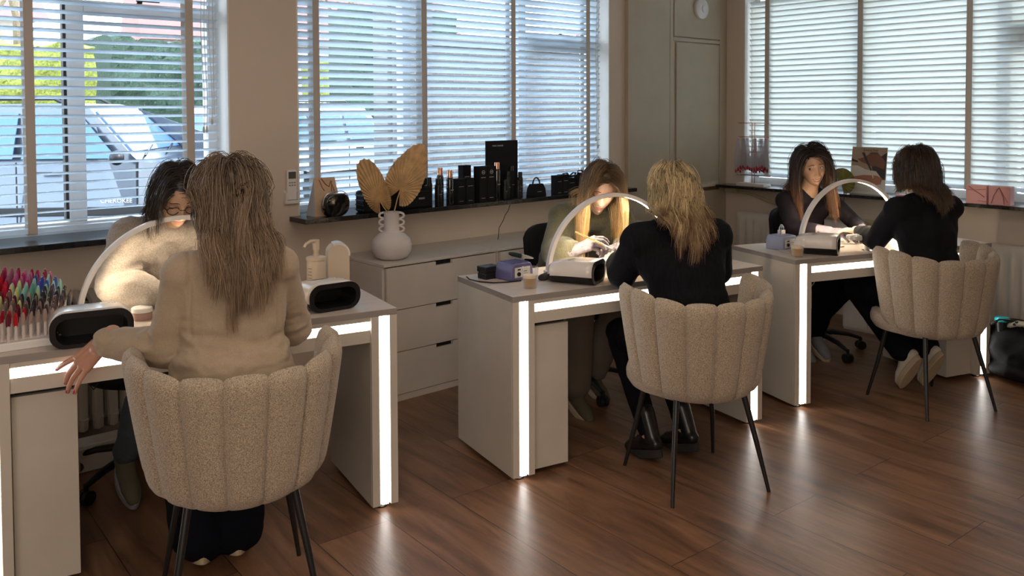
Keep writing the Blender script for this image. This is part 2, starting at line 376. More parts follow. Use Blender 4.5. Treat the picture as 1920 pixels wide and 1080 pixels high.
def win_frame(idx, axis, a0, a1, z0, z1, d0, posts, transoms, gaskets=()):
    """axis 'x': window in back wall, d0 = y of frame front; 'y': in right wall"""
    def bx(mb, u0, u1, zz0, zz1, e0, e1, mi=0):
        if axis == 'x': mb.box((u0, d0+e0, zz0), (u1, d0+e1, zz1), mi)
        else: mb.box((d0+e0, u0, zz0), (d0+e1, u1, zz1), mi)
    root = MB(); fw = .055
    bx(root, a0, a0+fw, z0, z1, 0, .07); bx(root, a1-fw, a1, z0, z1, 0, .07); bx(root, a0+fw, a1-fw, z0, z0+.06, 0, .07); bx(root, a0+fw, a1-fw, z1-fw, z1, 0, .07)
    for p0, p1 in posts: bx(root, p0, p1, z0+.06, z1-fw, 0, .07)
    for t0, t1, tz0, tz1 in transoms: bx(root, t0, t1, tz0, tz1, -.012, .068)
    o = struct(root.build('window_%d' % idx, M['frame'], bevel=.003))
    if gaskets:
        gk = MB()
        for g0, gz0, gz1 in gaskets: bx(gk, g0, g0+.012, gz0, gz1, .01, .05)
        gk.build('gasket', M['gasket'], o)
    gl = MB(); bx(gl, a0+.03, a1-.03, z0+.03, z1-.03, .032, .036); gl.build('pane', M['glass'], o, smooth=False)
    return o
f1 = win_frame(1, 'x', W1[0], W1[1], W1[2], W1[3], YB+.14, [(-.02, .06), (1.085, 1.16)], [(1.16, W1[1]-.055, 1.975, 2.035)], [(1.072, 1.02, 2.42), (1.745, 1.02, 1.97)])
f2 = win_frame(2, 'x', W2[0], W2[1], W2[2], W2[3], YB+.14, [(2.93, 2.985), (3.86, 3.925)], [(3.925, W2[1]-.055, 1.95, 2.02)])
f3 = win_frame(3, 'y', W3[0], W3[1], W3[2], W3[3], XR+.14, [(2.03, 2.10), (3.0, 3.06)], [(W3[0]+.055, 2.03, 1.95, 2.09)])
for fo, c in ((f1, (1.44, YB+.115, 2.05)), (f2, (4.27, YB+.115, 2.035))):
    h = MB().box((c[0]-.05, c[1], c[2]-.006), (c[0]+.06, c[1]+.012, c[2]+.006)).box((c[0]-.045, c[1]+.005, c[2]-.015), (c[0]-.02, c[1]+.02, c[2]+.012)); h.build('window_latch', M['black'], fo, bevel=.002)

# sills
def sill(mb, label, n='window_sill'):
    o = mb.build(n, M['sill'], bevel=.002); return tag(o, label, 'window sill')
s1 = MB().prism([(W1[0]-.1, YB-.176), (1.92, YB-.176), (1.92, YB-.002), (W1[1]-.006, YB-.002), (W1[1]-.006, YB+.14), (W1[0], YB+.14), (W1[0], YB-.002), (W1[0]-.1, YB-.002)], .935, .961)
sill(s1, 'black stone sill under the leftmost window, partly hidden by seated women')
s2 = MB().prism([(2.11, YB-.176), (4.70, YB-.176), (4.70, YB-.002), (W2[1]-.006, YB-.002), (W2[1]-.006, YB+.14), (W2[0]+.006, YB+.14), (W2[0]+.006, YB-.002), (2.11, YB-.002)], .935, .961)
sill(s2, 'black stone sill under the middle window, crowded with black bottles and boxes')
s3 = MB().prism([(XR-.18, 4.13), (XR-.18, 1.0), (XR-.002, 1.0), (XR-.002, W3[0]), (XR+.14, W3[0]), (XR+.14, W3[1]-.012), (XR-.002, W3[1]-.012), (XR-.002, 4.13)], .889, .911)
o = sill(s3, 'black stone sill along the right wall with posters and pink boxes'); recalc(o)

# ================= venetian blinds =================
def blind(label, axis, a0, a1, d, zb, zt, tilt, tapes, cords=None, wid=.05, pitch=.0425, sm='slat'):
    """axis x: slats run along x at y=d.  room edge is raised by tilt"""
    root = thing('venetian_blind', label, 'window blind', (a0, d, 0) if axis == 'x' else (d, a0, 0))
    inw = -1  # room side is -y (or -x)
    def pt(u, e, z):  # u along, e depth (+ = outwards)
        return V((u-a0, e, z)) if axis == 'x' else V((e, u-a0, z))
    mb = MB(); n = int((zt-zb-.05)/pitch); ct, st = math.cos(tilt), math.sin(tilt)
    rnd = random.Random(3)
    for i in range(n):
        z = zb+.035+i*pitch; tl = tilt+rnd.uniform(-.02, .02); ct, st = math.cos(tl), math.sin(tl); sag = rnd.uniform(-.001, .001)
        vs = []; fs = []; K = 4
        for side in (0, 1):
            for u in (a0+.004, a1-.004):
                for k in range(K+1):
                    q = -1+2*k/K; arch = .0022*(1-q*q)+(.0028 if side else 0)
                    e = q*wid/2; vs.append(pt(u, e*ct+arch*st*.0, z+sag-e*st+arch))
        # layout: [side][end][k]
        def I(sd, en, k): return sd*2*(K+1)+en*(K+1)+k
        for k in range(K):
            fs.append((I(0,0,k), I(0,0,k+1), I(0,1,k+1), I(0,1,k))); fs.append((I(1,0,k), I(1,1,k), I(1,1,k+1), I(1,0,k+1)))
            fs.append((I(0,0,k), I(1,0,k), I(1,0,k+1), I(0,0,k+1))); fs.append((I(0,1,k), I(0,1,k+1), I(1,1,k+1), I(1,1,k)))
        fs.append((I(0,0,0), I(0,1,0), I(1,1,0), I(1,0,0))); fs.append((I(0,0,K), I(1,0,K), I(1,1,K), I(0,1,K)))
        mb.add(vs, fs)
    so_ = mb.build('slats', M[sm], root, sharp=50)
    rail = MB(); a = pt(a0+.002, -.026, zb-.010); b = pt(a1-.002, .026, zb+.012); rail.box(a, b); rail.build('bottom_rail', M['slat'], root, bevel=.003)
    hr = MB(); hr.box(pt(a0+.002, -.03, zt), pt(a1-.002, .03, zt+.05)); hr.build('head_rail', M['slat'], root)
    for t in tapes:
        tb = MB()
        for e, w_ in ((-.0285, .019),):
            p0 = pt(t-w_, e-.0012, zb-.012); p1 = pt(t+w_, e, zt); tb.box(p0, p1)
        tb.box(pt(t-.019, .0285, zb-.012), pt(t+.019, .0297, zt)); tb.box(pt(t-.019, -.0297, zb-.016), pt(t+.019, .0297, zb-.0105))
        tb.build('ladder_tape', M['tape'], root, smooth=False)
    if cords:
        cb = MB()
        for (u, zlow) in cords:
            cb.tube([pt(u+.006*math.sin(zz*9), -.034, zz) for zz in [zt-.02+(zlow-zt+.02)*k/14 for k in range(15)]], .0016, 5)
            q = pt(u+.006*math.sin(zlow*9), -.034, zlow); cb.lathe([(.0015, .025), (.005, .02), (.007, 0), (.004, -.006), (.001, -.008)], 10, q)
        cb.build('pull_cord', M['cord'], root)
    return root
blind('white wide-slat blind with tapes over the leftmost window', 'x', W1[0]+.012, 1.755, YB+.055, .994, 2.41, R(13), [-.5, .10, .906, 1.606], [(1.668, 1.42), (1.683, 1.42), (1.708, 1.46)])
blind('white slat blind over the middle window behind the vase', 'x', 2.172, 4.545, YB+.055, 1.0, 2.41, R(33), [2.292, 3.006, 3.712, 4.41], [(4.49, 1.3), (4.51, 1.25)])
blind('white slat blind, nearly shut, over the right-hand window', 'y', W3[0]+.012, 3.968, XR+.055, .995, 2.41, R(50), [1.55, 2.291, 3.036, 3.797], None, sm='slat2')
tag(MB().tube([(1.722, YB+.02, 2.4-.05*k) if k % 2 else (1.7225, YB+.02, 2.4-.05*k) for k in range(19)], .002, 5).build('blind_wand', M['cord']), 'thin tilt cord hanging at the right end of the leftmost blind', 'cord')

# ================= built-in cupboard in the corner =================
cp = thing('built_in_cupboard', 'grey-green painted floor-to-ceiling cupboard in the room corner', 'cupboard', (4.766, 4.15, 0))
def L(x, y, z): return (x-4.766, y-4.15, z)
MB().box(L(4.766, 4.150, 0), L(5.243, 4.184, ZC-.002)).build('side_panel', M['cup'], cp, bevel=.002)
fr = MB(); fr.box(L(5.249, 4.152, 0), L(5.287, 4.184, ZC-.002)).box(L(5.287, 4.156, .88), L(5.313, 4.184, 2.045)).box(L(5.884, 4.152, 0), L(5.981, 4.184, ZC-.002)).box(L(5.287, 4.152, 2.04), L(5.884, 4.184, 2.068))
fr.box(L(5.287, 4.166, 0), L(5.884, 4.184, 2.7)); fr.build('cupboard_frame', M['cup'], cp, bevel=.0015)
MB().box(L(5.293, 4.146, 2.075), L(5.878, 4.166, ZC-.05)).build('upper_panel', M['cup'], cp, bevel=.003)
dd = MB().box(L(5.318, 4.144, .895), L(5.868, 4.166, 2.032)).build('door', M['cup'], cp, bevel=.003)
for z in (1.66, .96, 1.0):
    if z == 1.0: continue
    MB().cyl(L(5.874, 4.141, z), L(5.874, 4.141, z+.12), .007, 10).build('hinge', M['cup'], dd)
MB().box(L(5.318, 4.142, .872), L(5.868, 4.166, .893)).build('door_edge', M['brown'], cp)
MB().box(L(5.293, 4.146, .06), L(5.878, 4.166, .868)).build('lower_panel', M['cup'], cp, bevel=.003)
sd = thing('smoke_detector', 'round white smoke detector on the cupboard above its door', 'smoke detector', (5.613, 4.1455, 2.304))
rot = Matrix.Rotation(R(90), 4, 'X')
MB().lathe([(.080, 0), (.082, .006), (.080, .022), (.070, .028), (.001, .030)], 48, mx=rot).build('detector_body', M['white'], sd)
MB().lathe([(.030, .028), (.030, .036), (.027, .038), (.001, .038)], 32, (0.012, 0, 0), mx=rot).build('test_button', M['white'], sd)

# ================= sideboard (drawer units) =================
def dresser(x0, label):
    t = thing('drawer_unit', label, 'chest of drawers', (x0, 3.737, 0), group='white drawer units along the back wall')
    w_, d_, h_ = .768, .445, .726
    b = MB(); b.box((0, .018, .0), (.016, d_, h_-.016)); b.box((w_-.016, .018, .0), (w_, d_, h_-.016)); b.box((.016, d_-.01, 0), (w_-.016, d_, h_-.016)); b.box((.016, .03, .02), (w_-.016, d_-.01, .036)); b.box((.016, .004, 0), (w_-.016, .03, .034))
    b.build('carcass', M['cabwhite'], t, bevel=.001)
    MB().box((0, 0, h_-.014), (w_, d_, h_)).build('top_panel', M['cabwhite'], t, bevel=.0012)
    MB().box((.02, .024, .036), (w_-.02, .028, h_-.016)).build('recess_shade', M['dark'], t)  # black sheet painted as the shade behind the drawer gaps
    for z0, z1 in ((.038, .259), (.263, .480), (.484, .706)):
        poly = [(.018, z0), (w_-.018, z0), (w_-.018, z1), (.44, z1), (.44, z1-.021), (.328, z1-.021), (.328, z1), (.018, z1)]
        mbx = MB(); mbx.prism(poly, -.019, 0, mx=Matrix.Rotation(R(90), 4, 'X'))
        MBo = mbx.build('drawer', M['cabwhite'], t, smooth=False); recalc(MBo)
    return t
dresser(2.405, 'white three-drawer unit carrying the ribbed-handle vase')
dresser(2.405+.770, 'white three-drawer unit directly right of the vase unit, mostly behind a desk')
dresser(2.405+1.540, 'white drawer unit at the right end of the row, behind the olive sweater')

# ================= radiators =================
def panel_rad(y0, y1, z0, z1, label):
    t = thing('panel_radiator', label, 'radiator', (XR-.105, y0, 0), group='white panel radiators on the right wall')
    b = MB(); n = int(abs(y1-y0)/.068); x = 0
    vs = []; fs = []; cols = []
    L_ = y1-y0
    for i in range(n):
        c = (i+.5)*L_/n
        for q in (-.5, -.26, -.16, .16, .26): cols.append((c+q*L_/n, .0 if abs(q) > .2 else -.012))
    cols.append((L_, 0)); rows = [(z0, .02, 0), (z0+.02, 0, 0), (z0+.06, 0, 0), (z0+.085, 0, 1), (z1-.085, 0, 1), (z1-.06, 0, 0), (z1-.015, 0, 0), (z1, .02, 0)]
    for (y, dx) in cols:
        for (z, ex, k) in rows: vs.append((ex+dx*k+.012, y, z))
    m_ = len(rows)
    for i in range(len(cols)-1):
        for j in range(m_-1): fs.append((i*m_+j, i*m_+j+1, (i+1)*m_+j+1, (i+1)*m_+j))
    b.add(vs, fs); b.box((.033, 0, z0+.004), (.085, L_, z1-.004))
    o = b.build('panel', M['rad'], t, sharp=60); 
    MB().box((.085, .15*L_, z0+.1), (.104, .15*L_+.03, z1-.05)).box((.085, .85*L_-.03, z0+.1), (.104, .85*L_, z1-.05)).build('bracket', M['rad'], t)
    MB().cyl((.05, .05, 0), (.05, .05, z0+.01), .008, 10).build('pipe', M['rad'], t)
    return t
panel_rad(2.95, 3.985, .10, .70, 'white panel radiator behind the smiling woman, near the cupboard')
panel_rad(1.05, 2.49, .06, .655, 'white panel radiator at the far right above the black bag')
tag(MB().tube([(XR-.03, 4.11, .853), (XR-.03, 3.95, .847), (XR-.035, 3.90, .842), (XR-.035, 3.6, .765), (XR-.035, 3.2, .72), (XR-.035, 2.75, .712)], .011, 8).build('heating_pipe', M['pipe']), 'yellowed pipe sloping down under the right-hand sill', 'pipe')
tag(MB().box((XR-.055, 4.02, .845), (XR-.003, 4.13, .878)).build('pipe_cover', M['pipe'], bevel=.004), 'small yellowed box at the top of the sloping pipe', 'pipe cover')
t = thing('column_radiator', 'old cast-iron column radiator under the leftmost window', 'radiator', (-.2, YB-.20, 0))
for i in range(28):
    x = i*.062; b = MB()
    for dy in (.03, .10, .17):
        b.tube([(x, dy, .17), (x, dy, .66)], [.019, .019], 8, flat=1.25)
    b.tube([(x, .02, .19), (x, .03, .15), (x, .10, .13), (x, .17, .15), (x, .18, .19)], [.022, .024, .024, .024, .022], 8)
    b.tube([(x, .02, .63), (x, .03, .69), (x, .10, .715), (x, .17, .69), (x, .18, .63)], [.022, .025, .026, .025, .022], 8)
    b.build('column_section', M['radold'], t)
MB().cyl((-.02, .10, .165), (1.69, .10, .165), .018, 10).cyl((-.02, .10, .665), (1.69, .10, .665), .018, 10).build('header_pipe', M['radold'], t)
for x_ in (.0, 1.674):
    MB().cyl((x_, .10, 0), (x_, .10, .15), .016, 10).build('radiator_foot', M['radold'], t)
tag(MB().box((.35, 3.88, 0.002), (1.175, 3.975, .10)).box((.33, 3.87, .10), (1.19, 3.978, .118)).build('radiator_plinth', M['cabwhite'], bevel=.003), 'low white box on the floor under the old radiator', 'plinth')

# ================= desks =================
DESK = {1: (.4695, 3.0178, -11.869, .770), 2: (2.2768, 2.5935, -12.17, .766), 3: (3.9048, 2.298, -18.98, .761)}
DW, DD = 1.377, .514
def dp(n, u, v, z=None):
    x, y, a, h = DESK[n]; a = R(a)
    return V((x+u*math.cos(a)-v*math.sin(a), y+u*math.sin(a)+v*math.cos(a), h if z is None else h+z))
def desk(n, label, flip=False, holes=False):
    x, y, a, H = DESK[n]
    t = thing('manicure_desk', label, 'desk', (x, y, 0), R(a), group='white manicure desks with light strips')
    T = .024; lw = .104; z1 = H-T
    o = MB().box((0, 0, z1), (DW, DD, H)).build('desk_top', [M['top'], M['edge']], t, bevel=.0012, smooth=False)
    for p in o.data.polygons:
        if abs(p.normal.z) < .5: p.material_index = 1
    for k in (0, 1):
        u0 = 0 if k == 0 else DW-lw; c = lw/2
        b = MB(); b.box((u0, .012, .022), (u0+c-.014, DD, z1)).box((u0+c+.014, .012, .022), (u0+lw, DD, z1)).box((u0+c-.014, .03, .022), (u0+c+.014, DD, z1))
        b.box((u0+.001, .001, .022), (u0+c-.022, .012, z1)).box((u0+c+.022, .001, .022), (u0+lw-.001, .012, z1))
        sp = b.build('side_panel', M['deskbody'], t, smooth=False)
        MB().box((u0+c-.0125, .003, .024), (u0+c+.0125, .030, z1-.001)).build('light_strip', M['led'], sp, smooth=False)
        f = MB()
        for vv in (.05, DD-.05): f.lathe([(.022, 0), (.024, .006), (.018, .012), (.008, .022)], 20, (u0+c, vv, 0))
        f.build('foot', M['black'], sp)
    b = MB(); zt = z1-.022; zb = z1-.047
    b.box((lw, .012, zt+.004), (DW-lw, .03, z1)).box((lw, .012, z1-.098), (DW-lw, .03, zb-.004)).box((lw, .026, zb-.006), (DW-lw, .04, zt+.006))
    ap = b.build('apron', M['deskbody'], t, smooth=False)
    MB().box((lw+.006, .0125, zb), (DW-lw-.006, .026, zt)).build('light_strip', M['led'], ap, smooth=False)
    # pedestal
    u0 = lw+.022 if not flip else DW-lw-.022-.158; u1 = u0+.158+.018
    if flip: u0 -= .018; u1 = u0+.176
    if not flip: u0 = lw+.001; u1 = .290
    else: u0 = DW-.290; u1 = DW-lw-.001
    pd = MB().box((u0, .04, .022), (u1, DD-.02, z1-.118)).build('pedestal', M['deskbody'], t, bevel=.0015)
    k = MB()
    for q in range(3):
        za = .04+q*.20; k.box((u0+.006, DD-.02, za), (u1-.006, DD-.004, za+.19))
    for q in range(3):
        za = .04+q*.20; MB().box((u0+.006, DD-.0195, za), (u1-.006, DD-.003, za+.19)).build('pedestal_drawer', M['deskbody'], pd, bevel=.001)
    MB().box((u0+.01, .06, z1-.118), (u1-.01, DD-.04, z1-.001)).build('recess_shade', M['dark'], t)  # black block stands in for the shade between pedestal and top
    return t
desk(1, 'nearest white nail desk with glowing strips, cut off by the left edge')
desk(2, 'middle white nail desk with glowing strips where the olive-sweater woman works')
desk(3, 'farthest white nail desk with glowing strips, by the right wall', flip=True)

# arch lamps
def arch_lamp(n, c, th, label):
    H = DESK[n][3]
    t = thing('arch_lamp', label, 'desk lamp', (c[0], c[1], H), R(th), group='white LED arch lamps on the desks')
    Rr = .358; N = 72; w_ = .013; hh = .0105
    def sect(mb, r0, r1, y0, y1, a0=0, a1=PI, mi=0):
        vs = []; fs = []
        for i in range(N+1):
            a = a0+(a1-a0)*i/N
            for r, y in ((r0, y0), (r1, y0), (r1, y1), (r0, y1)): vs.append((-r*math.cos(a), y, r*math.sin(a)))
        for i in range(N):
            for k in range(4): fs.append((i*4+k, i*4+(k+1)%4, (i+1)*4+(k+1)%4, (i+1)*4+k))
        fs.append((3, 2, 1, 0)); fs.append((N*4, N*4+1, N*4+2, N*4+3)); mb.add(vs, fs, mi)
    b = MB(); sect(b, Rr-.005, Rr, -w_, w_); sect(b, Rr-.0175, Rr-.005, -w_, -w_+.003); sect(b, Rr-.0175, Rr-.005, w_-.003, w_)
    o = b.build('arch_frame', M['white'], t, sharp=50); recalc(o)
    b = MB(); sect(b, Rr-.0150, Rr-.0055, -w_+.0035, w_-.0035, R(3), PI-R(3)); o = b.build('led_diffuser', M['arcled'] if n > 1 else M['arcled_soft'], t, sharp=50); recalc(o)
    for s in (-1, 1):
        MB().box((s*(Rr-.008)-.016, -.02, 0), (s*(Rr-.008)+.016, .02, .02)).build('lamp_foot', M['white'], t, bevel=.003)
    return t
arch_lamp(1, (1.20, 3.2625), -9, 'white arch lamp on the nearest desk, over the beige blazer woman\'s manicure')
arch_lamp(2, (3.05, 2.75), -15, 'white arch lamp on the middle desk, between the two blonde women')
arch_lamp(3, (4.669, 2.40), -21, 'white arch lamp on the far desk in front of the smiling woman')

# ================= tub chairs =================
def chair(loc, rz, label):
    t = thing('tub_chair', label, 'chair', (*loc, 0), rz, group='beige boucle channel-back chairs')
    NC = 9; span = 216; th0 = -90-span/2; per = 12
    NZ = 26; z0, z1 = .378, .787
    vs = []; fs = []
    def rad(z, out):
        q = (z-z0)/(z1-z0)
        r_ = .222+.070*(q**.8)
        return r_
    cols = NC*per+1; T = .062
    def P(i, j, side):
        c = i/per; fr_ = c-math.floor(c); 
        if i == NC*per: fr_ = 0
        ang = R(th0+span*i/(NC*per)); s = math.sin(PI*fr_)**.42 if 0 < fr_ < 1 else 0
        q = j/(NZ-1)
        # wings step down a little toward the front
        wing = abs(i/(NC*per)-.5)*2
        top = z1+.035*max(0, min(1, (wing-.35)/.4)) - .014*(1-s)
        bot = z0+.045*wing**2+.004*(1-s)
        z = bot+(top-bot)*q
        edge = min(1, min(q, 1-q)*7); edge = math.sqrt(1-(1-edge)**2) if edge < 1 else 1
        rr = rad(z, side); bul = (.027*s)
        half = (T/2-.020+bul*.8)*edge
        rmid = rr-.012
        r_ = rmid+(half if side else -half)
        x = r_*math.cos(ang)*1.04; y = r_*math.sin(ang)*.98
        if wing > .96: pass
        return (x, y, z)
    for side in (1, 0):
        for i in range(cols):
            for j in range(NZ): vs.append(P(i, j, side))
    def I(side, i, j): return (0 if side else cols*NZ)+i*NZ+j
    for i in range(cols-1):
        for j in range(NZ-1):
            fs.append((I(1,i,j), I(1,i+1,j), I(1,i+1,j+1), I(1,i,j+1))); fs.append((I(0,i,j), I(0,i,j+1), I(0,i+1,j+1), I(0,i+1,j)))
        fs.append((I(1,i,NZ-1), I(1,i+1,NZ-1), I(0,i+1,NZ-1), I(0,i,NZ-1))); fs.append((I(1,i,0), I(0,i,0), I(0,i+1,0), I(1,i+1,0)))
    for i in (0, cols-1):
        for j in range(NZ-1): fs.append((I(1,i,j), I(1,i,j+1), I(0,i,j+1), I(0,i,j)) if i == 0 else (I(1,i,j), I(0,i,j), I(0,i,j+1), I(1,i,j+1)))
    b = MB(); b.add(vs, fs); o = b.build('backrest', M['boucle'], t, sharp=65); recalc(o)
    # piping between channels
    # seat cushion
    b = MB(); prof = [(.001, .375), (.19, .375), (.232, .385), (.248, .41), (.250, .435), (.243, .458), (.222, .472), (.16, .479), (.001, .481)]
    b.lathe(prof, 48, (0, .052, 0), sx=1.03, sy=1.0); b.build('seat', M['boucle'], t)
    b = MB(); b.lathe([(.001, .372), (.190, .372), (.200, .378), (.200, .392), (.001, .392)], 40, (0, .01, 0)); b.build('seat_frame', M['boucle'], t)
    # legs
    for sx, sy in ((-1, -1), (1, -1), (-1, 1), (1, 1)):
        b = MB(); top_ = (sx*.150, sy*.130+.01, .385); mid = (sx*.185, sy*.165+.0, .19); ft = (sx*.215, sy*.208, .0)
        b.tube([top_, mid, ft], [.0125, .0105, .0072], 12); b.build('leg', M['legs'], t)
    return t
chair((1.095, 2.535), R(-18), 'beige boucle chair nearest the camera, under the woman in the blazer')
chair((2.875, 2.145), R(-23), 'beige boucle chair at the middle desk, under the blonde in black knit')
chair((4.522, 1.893), R(-23), 'beige boucle chair at the far desk, right under the brown-haired woman')

# stylists' swivel chairs
def swivel(loc, rz, label, back=True, h=.50):
    t = thing('swivel_chair', label, 'office chair', (*loc, 0), rz, group='black swivel chairs of the stylists')
    for k in range(5):
        a = 2*PI*k/5+.3; c, s = math.cos(a), math.sin(a)
        arm = MB().tube([(0, 0, .105), (.12*c, .12*s, .115), (.22*c, .22*s, .098), (.30*c, .30*s, .072)], [.026, .022, .018, .014], 10, flat=.75).build('base_arm', M['black'], t)
        MB().cyl((.30*c-.022*s, .30*s+.022*c, .028), (.30*c-.004*s, .30*s+.004*c, .028), .028, 16).cyl((.30*c+.004*s, .30*s-.004*c, .028), (.30*c+.022*s, .30*s-.022*c, .028), .028, 16).tube([(.30*c, .30*s, .03), (.30*c, .30*s, .075)], [.010, .010], 8).build('caster', M['black'], arm)
    MB().cyl((0, 0, .10), (0, 0, .26), .026, 16).cyl((0, 0, .26), (0, 0, h-.05), .015, 16).build('gas_column', M['black'], t)
    MB().lathe([(.001, h-.06), (.17, h-.06), (.215, h-.045), (.222, h-.02), (.21, h-.002), (.16, h+.006), (.001, h+.008)], 36, sx=1, sy=.95).build('seat', M['blackm'], t)
    if back:
        vs = []; fs = []; 
        for j in range(9):
            for i in range(13):
                a = R(-90-52+104*i/12); q = j/8; r_ = .235+.02*q; vs.append((r_*math.cos(a)*1.05, r_*math.sin(a), h+.05+.36*q-.06*abs((i-6)/6)**3*q))
        for j in range(8):
            for i in range(12): fs.append((j*13+i, j*13+i+1, (j+1)*13+i+1, (j+1)*13+i))
        MB().add(vs, fs).build('backrest', M['blackm'], t, solid=.03)
        MB().tube([(0, -.14, h-.05), (0, -.25, h-.03), (0, -.265, h+.12)], .014, 8, flat=.5).build('back_bracket', M['black'], t)
        for s in (-1, 1): MB().tube([(s*.20, -.05, h-.03), (s*.265, -.03, h+.02), (s*.27, -.06, h+.14), (s*.255, -.15, h+.20)], .012, 8).build('armrest', M['black'], t)
    return t

# ================= outdoors =================
g_ = MB().box((-40, YB+WT+.01, -.25), (60, 70, -.05)).box((XR+WT+.01, -40, -.25), (60, YB+WT+.01, -.05)).build('ground', M['asphalt'], smooth=False)
tag(g_, 'grey asphalt parking strip outside the windows', 'ground', kind='structure')
def wheel(par, x, y, z, r=.34, w=.22, side=-1):
    m = Matrix.Translation((x, y, z)) @ Matrix.Rotation(R(90), 4, 'X')
    b = MB(); b.lathe([(r*.62, -w/2), (r*.94, -w/2), (r, -w/2+.03), (r, w/2-.03), (r*.94, w/2), (r*.62, w/2)], 32, mx=m, mi=0)
    b.lathe([(.001, -w/2+.05), (r*.30, -w/2+.02), (r*.5, w/2-.06), (r*.62, w/2-.01)], 24, mx=m, mi=1); b.lathe([(.001, w/2-.02), (r*.2, w/2-.02), (r*.34, w/2-.05), (r*.62, w/2-.03)], 24, mx=m, mi=1)
    return b.build('wheel', [M['tyre'], M['silver']], par)
def suv(loc, rz, label, paint, length=4.25, H=1.64, plate=False):
    """side view profile along +x = front"""
    t = thing('parked_suv', label, 'car', loc, rz)
    hw = .86
    prof = [(-2.10, .42), (-2.14, .62), (-2.10, 1.02), (-1.98, 1.10), (-1.86, 1.56), (-1.70, 1.63), (.20, 1.645), (.38, 1.60), (.82, 1.15), (.88, 1.10), (1.9, 1.00), (2.10, .92), (2.14, .55), (2.05, .38), (1.72, .36), (1.70, .52), (1.55, .70), (1.28, .74), (1.0, .68), (.88, .50), (.86, .34), (-.86, .34), (-.90, .52), (-1.05, .70), (-1.30, .74), (-1.58, .68), (-1.70, .50), (-1.72, .36)]
    def yo(z): return hw if z < 1.08 else hw-.20*(z-1.08)/.56
    b = MB(); n = len(prof); vs = []
    for s in (-1, 1):
        for (x, z) in prof: vs.append((x, s*yo(z), z))
    fs = [(i, (i+1) % n, n+(i+1) % n, n+i) for i in range(n)]
    b.add(vs, fs)
    # sides as strips (top half greenhouse, lower half)
    bm = bmesh.new()
    body = b.build('car_body', paint, t, sharp=35)
    bm.from_mesh(body.data)
    bm.verts.ensure_lookup_table()
    for s in (0, 1):
        f = bm.faces.new([bm.verts[s*n+i] for i in range(n)]); bmesh.ops.triangulate(bm, faces=[f])
    bmesh.ops.recalc_face_normals(bm, faces=bm.faces); bm.to_mesh(body.data); bm.free()
    for p in body.data.polygons: p.use_smooth = False
    # windows each side
    def pane(poly, nm='side_window'):
        for s in (-1, 1):
            vs = [(x, s*(yo(z)+.006), z) for x, z in poly]+[(x, s*(yo(z)-.01), z) for x, z in poly]; k = len(poly)
            w_ = MB().add(vs, [tuple(range(k)), tuple(range(2*k-1, k-1, -1))]+[(i, (i+1) % k, k+(i+1) % k, k+i) for i in range(k)]).build(nm, M['carglass'], t, smooth=False); recalc(w_)
    pane([(-1.83, 1.13), (-1.72, 1.52), (-1.02, 1.54), (-1.02, 1.13)]); pane([(-.95, 1.13), (-.95, 1.545), (-.25, 1.55), (-.25, 1.13)]); pane([(-.17, 1.13), (-.17, 1.55), (.30, 1.54), (.66, 1.15), (.66, 1.13)])
    # windscreen + rear window
    def front(x0, z0, x1, z1, off, nm):
        y0, y1 = yo(z0)-.07, yo(z1)-.07
        d = V((z1-z0, 0, -(x1-x0))).normalized()*off
        vs = [V(p)+d for p in ((x0, -y0, z0), (x0, y0, z0), (x1, y1, z1), (x1, -y1, z1))]+[V(p)-d for p in ((x0, -y0, z0), (x0, y0, z0), (x1, y1, z1), (x1, -y1, z1))]
        w_ = MB().add(vs, [(0,1,2,3), (7,6,5,4), (0,4,5,1), (1,5,6,2), (2,6,7,3), (3,7,4,0)]).build(nm, M['carglass'], t, smooth=False); recalc(w_)
    front(.795, 1.185, .42, 1.565, .008, 'windscreen'); front(-1.975, 1.13, -1.875, 1.53, .008, 'rear_window')
    for s in (-1, 1):
        MB().tube([(-1.55, s*.60, 1.64), (-1.45, s*.60, 1.70), (.0, s*.60, 1.705), (.12, s*.60, 1.64)], .016, 8).build('roof_rail', M['black'], t)
        MB().box((-2.0, s*(hw-.004), .60), (2.0, s*(hw+.014), .68)).build('side_moulding', M['black'], t, bevel=.005)
        MB().ball((.72, s*(hw+.10), 1.14), (.06, .10, .07), 14).build('wing_mirror', M['black'], t)
        for xx in (-1.0, -.21, .86): MB().box((xx-.006, s*(hw-.004), .40), (xx+.006, s*(hw+.002), 1.1)).build('door_gap', M['black'], t)
        for xx in (-.85, -.05): MB().box((xx, s*(hw-.002), .98), (xx+.16, s*(hw+.02), 1.01)).build('door_handle', M['black'], t, bevel=.004)
        for xx in (-1.30, 1.29): wheel(t, xx, s*(hw-.10), .34)
        MB().box((2.09, s*.45, .74), (2.15, s*.80, .90)).build('headlamp', M['silver'], t, bevel=.01)
        MB().box((-2.135, s*.62, .74), (-2.09, s*.82, 1.0)).build('tail_lamp', M['red'], t, bevel=.01)
    MB().box((2.05, -.86, .38), (2.2, .86, .56)).build('bumper', M['black'], t, bevel=.02); MB().box((-2.22, -.86, .40), (-2.08, .86, .58)).build('bumper', M['black'], t, bevel=.02)
    MB().tube([(.86, -.60, 1.14), (.77, -.1, 1.225)], .010, 6).tube([(.86, .1, 1.14), (.77, .6, 1.225)], .010, 6).build('wiper', M['black'], t)
    if plate: MB().box((-2.245, -.26, .62), (-2.22, .26, .73)).build('number_plate', M['plate'], t)
    return t
car = suv((2.48, 9.55, -.05), R(-36), 'silver-grey SUV with roof rails parked outside the leftmost window', M['carpaint'])
text_part('CHEROKEE', .052, M['silver'], car, (.68, -.876, .735), (R(90), 0, 0), 'badge', .002, 1.1)
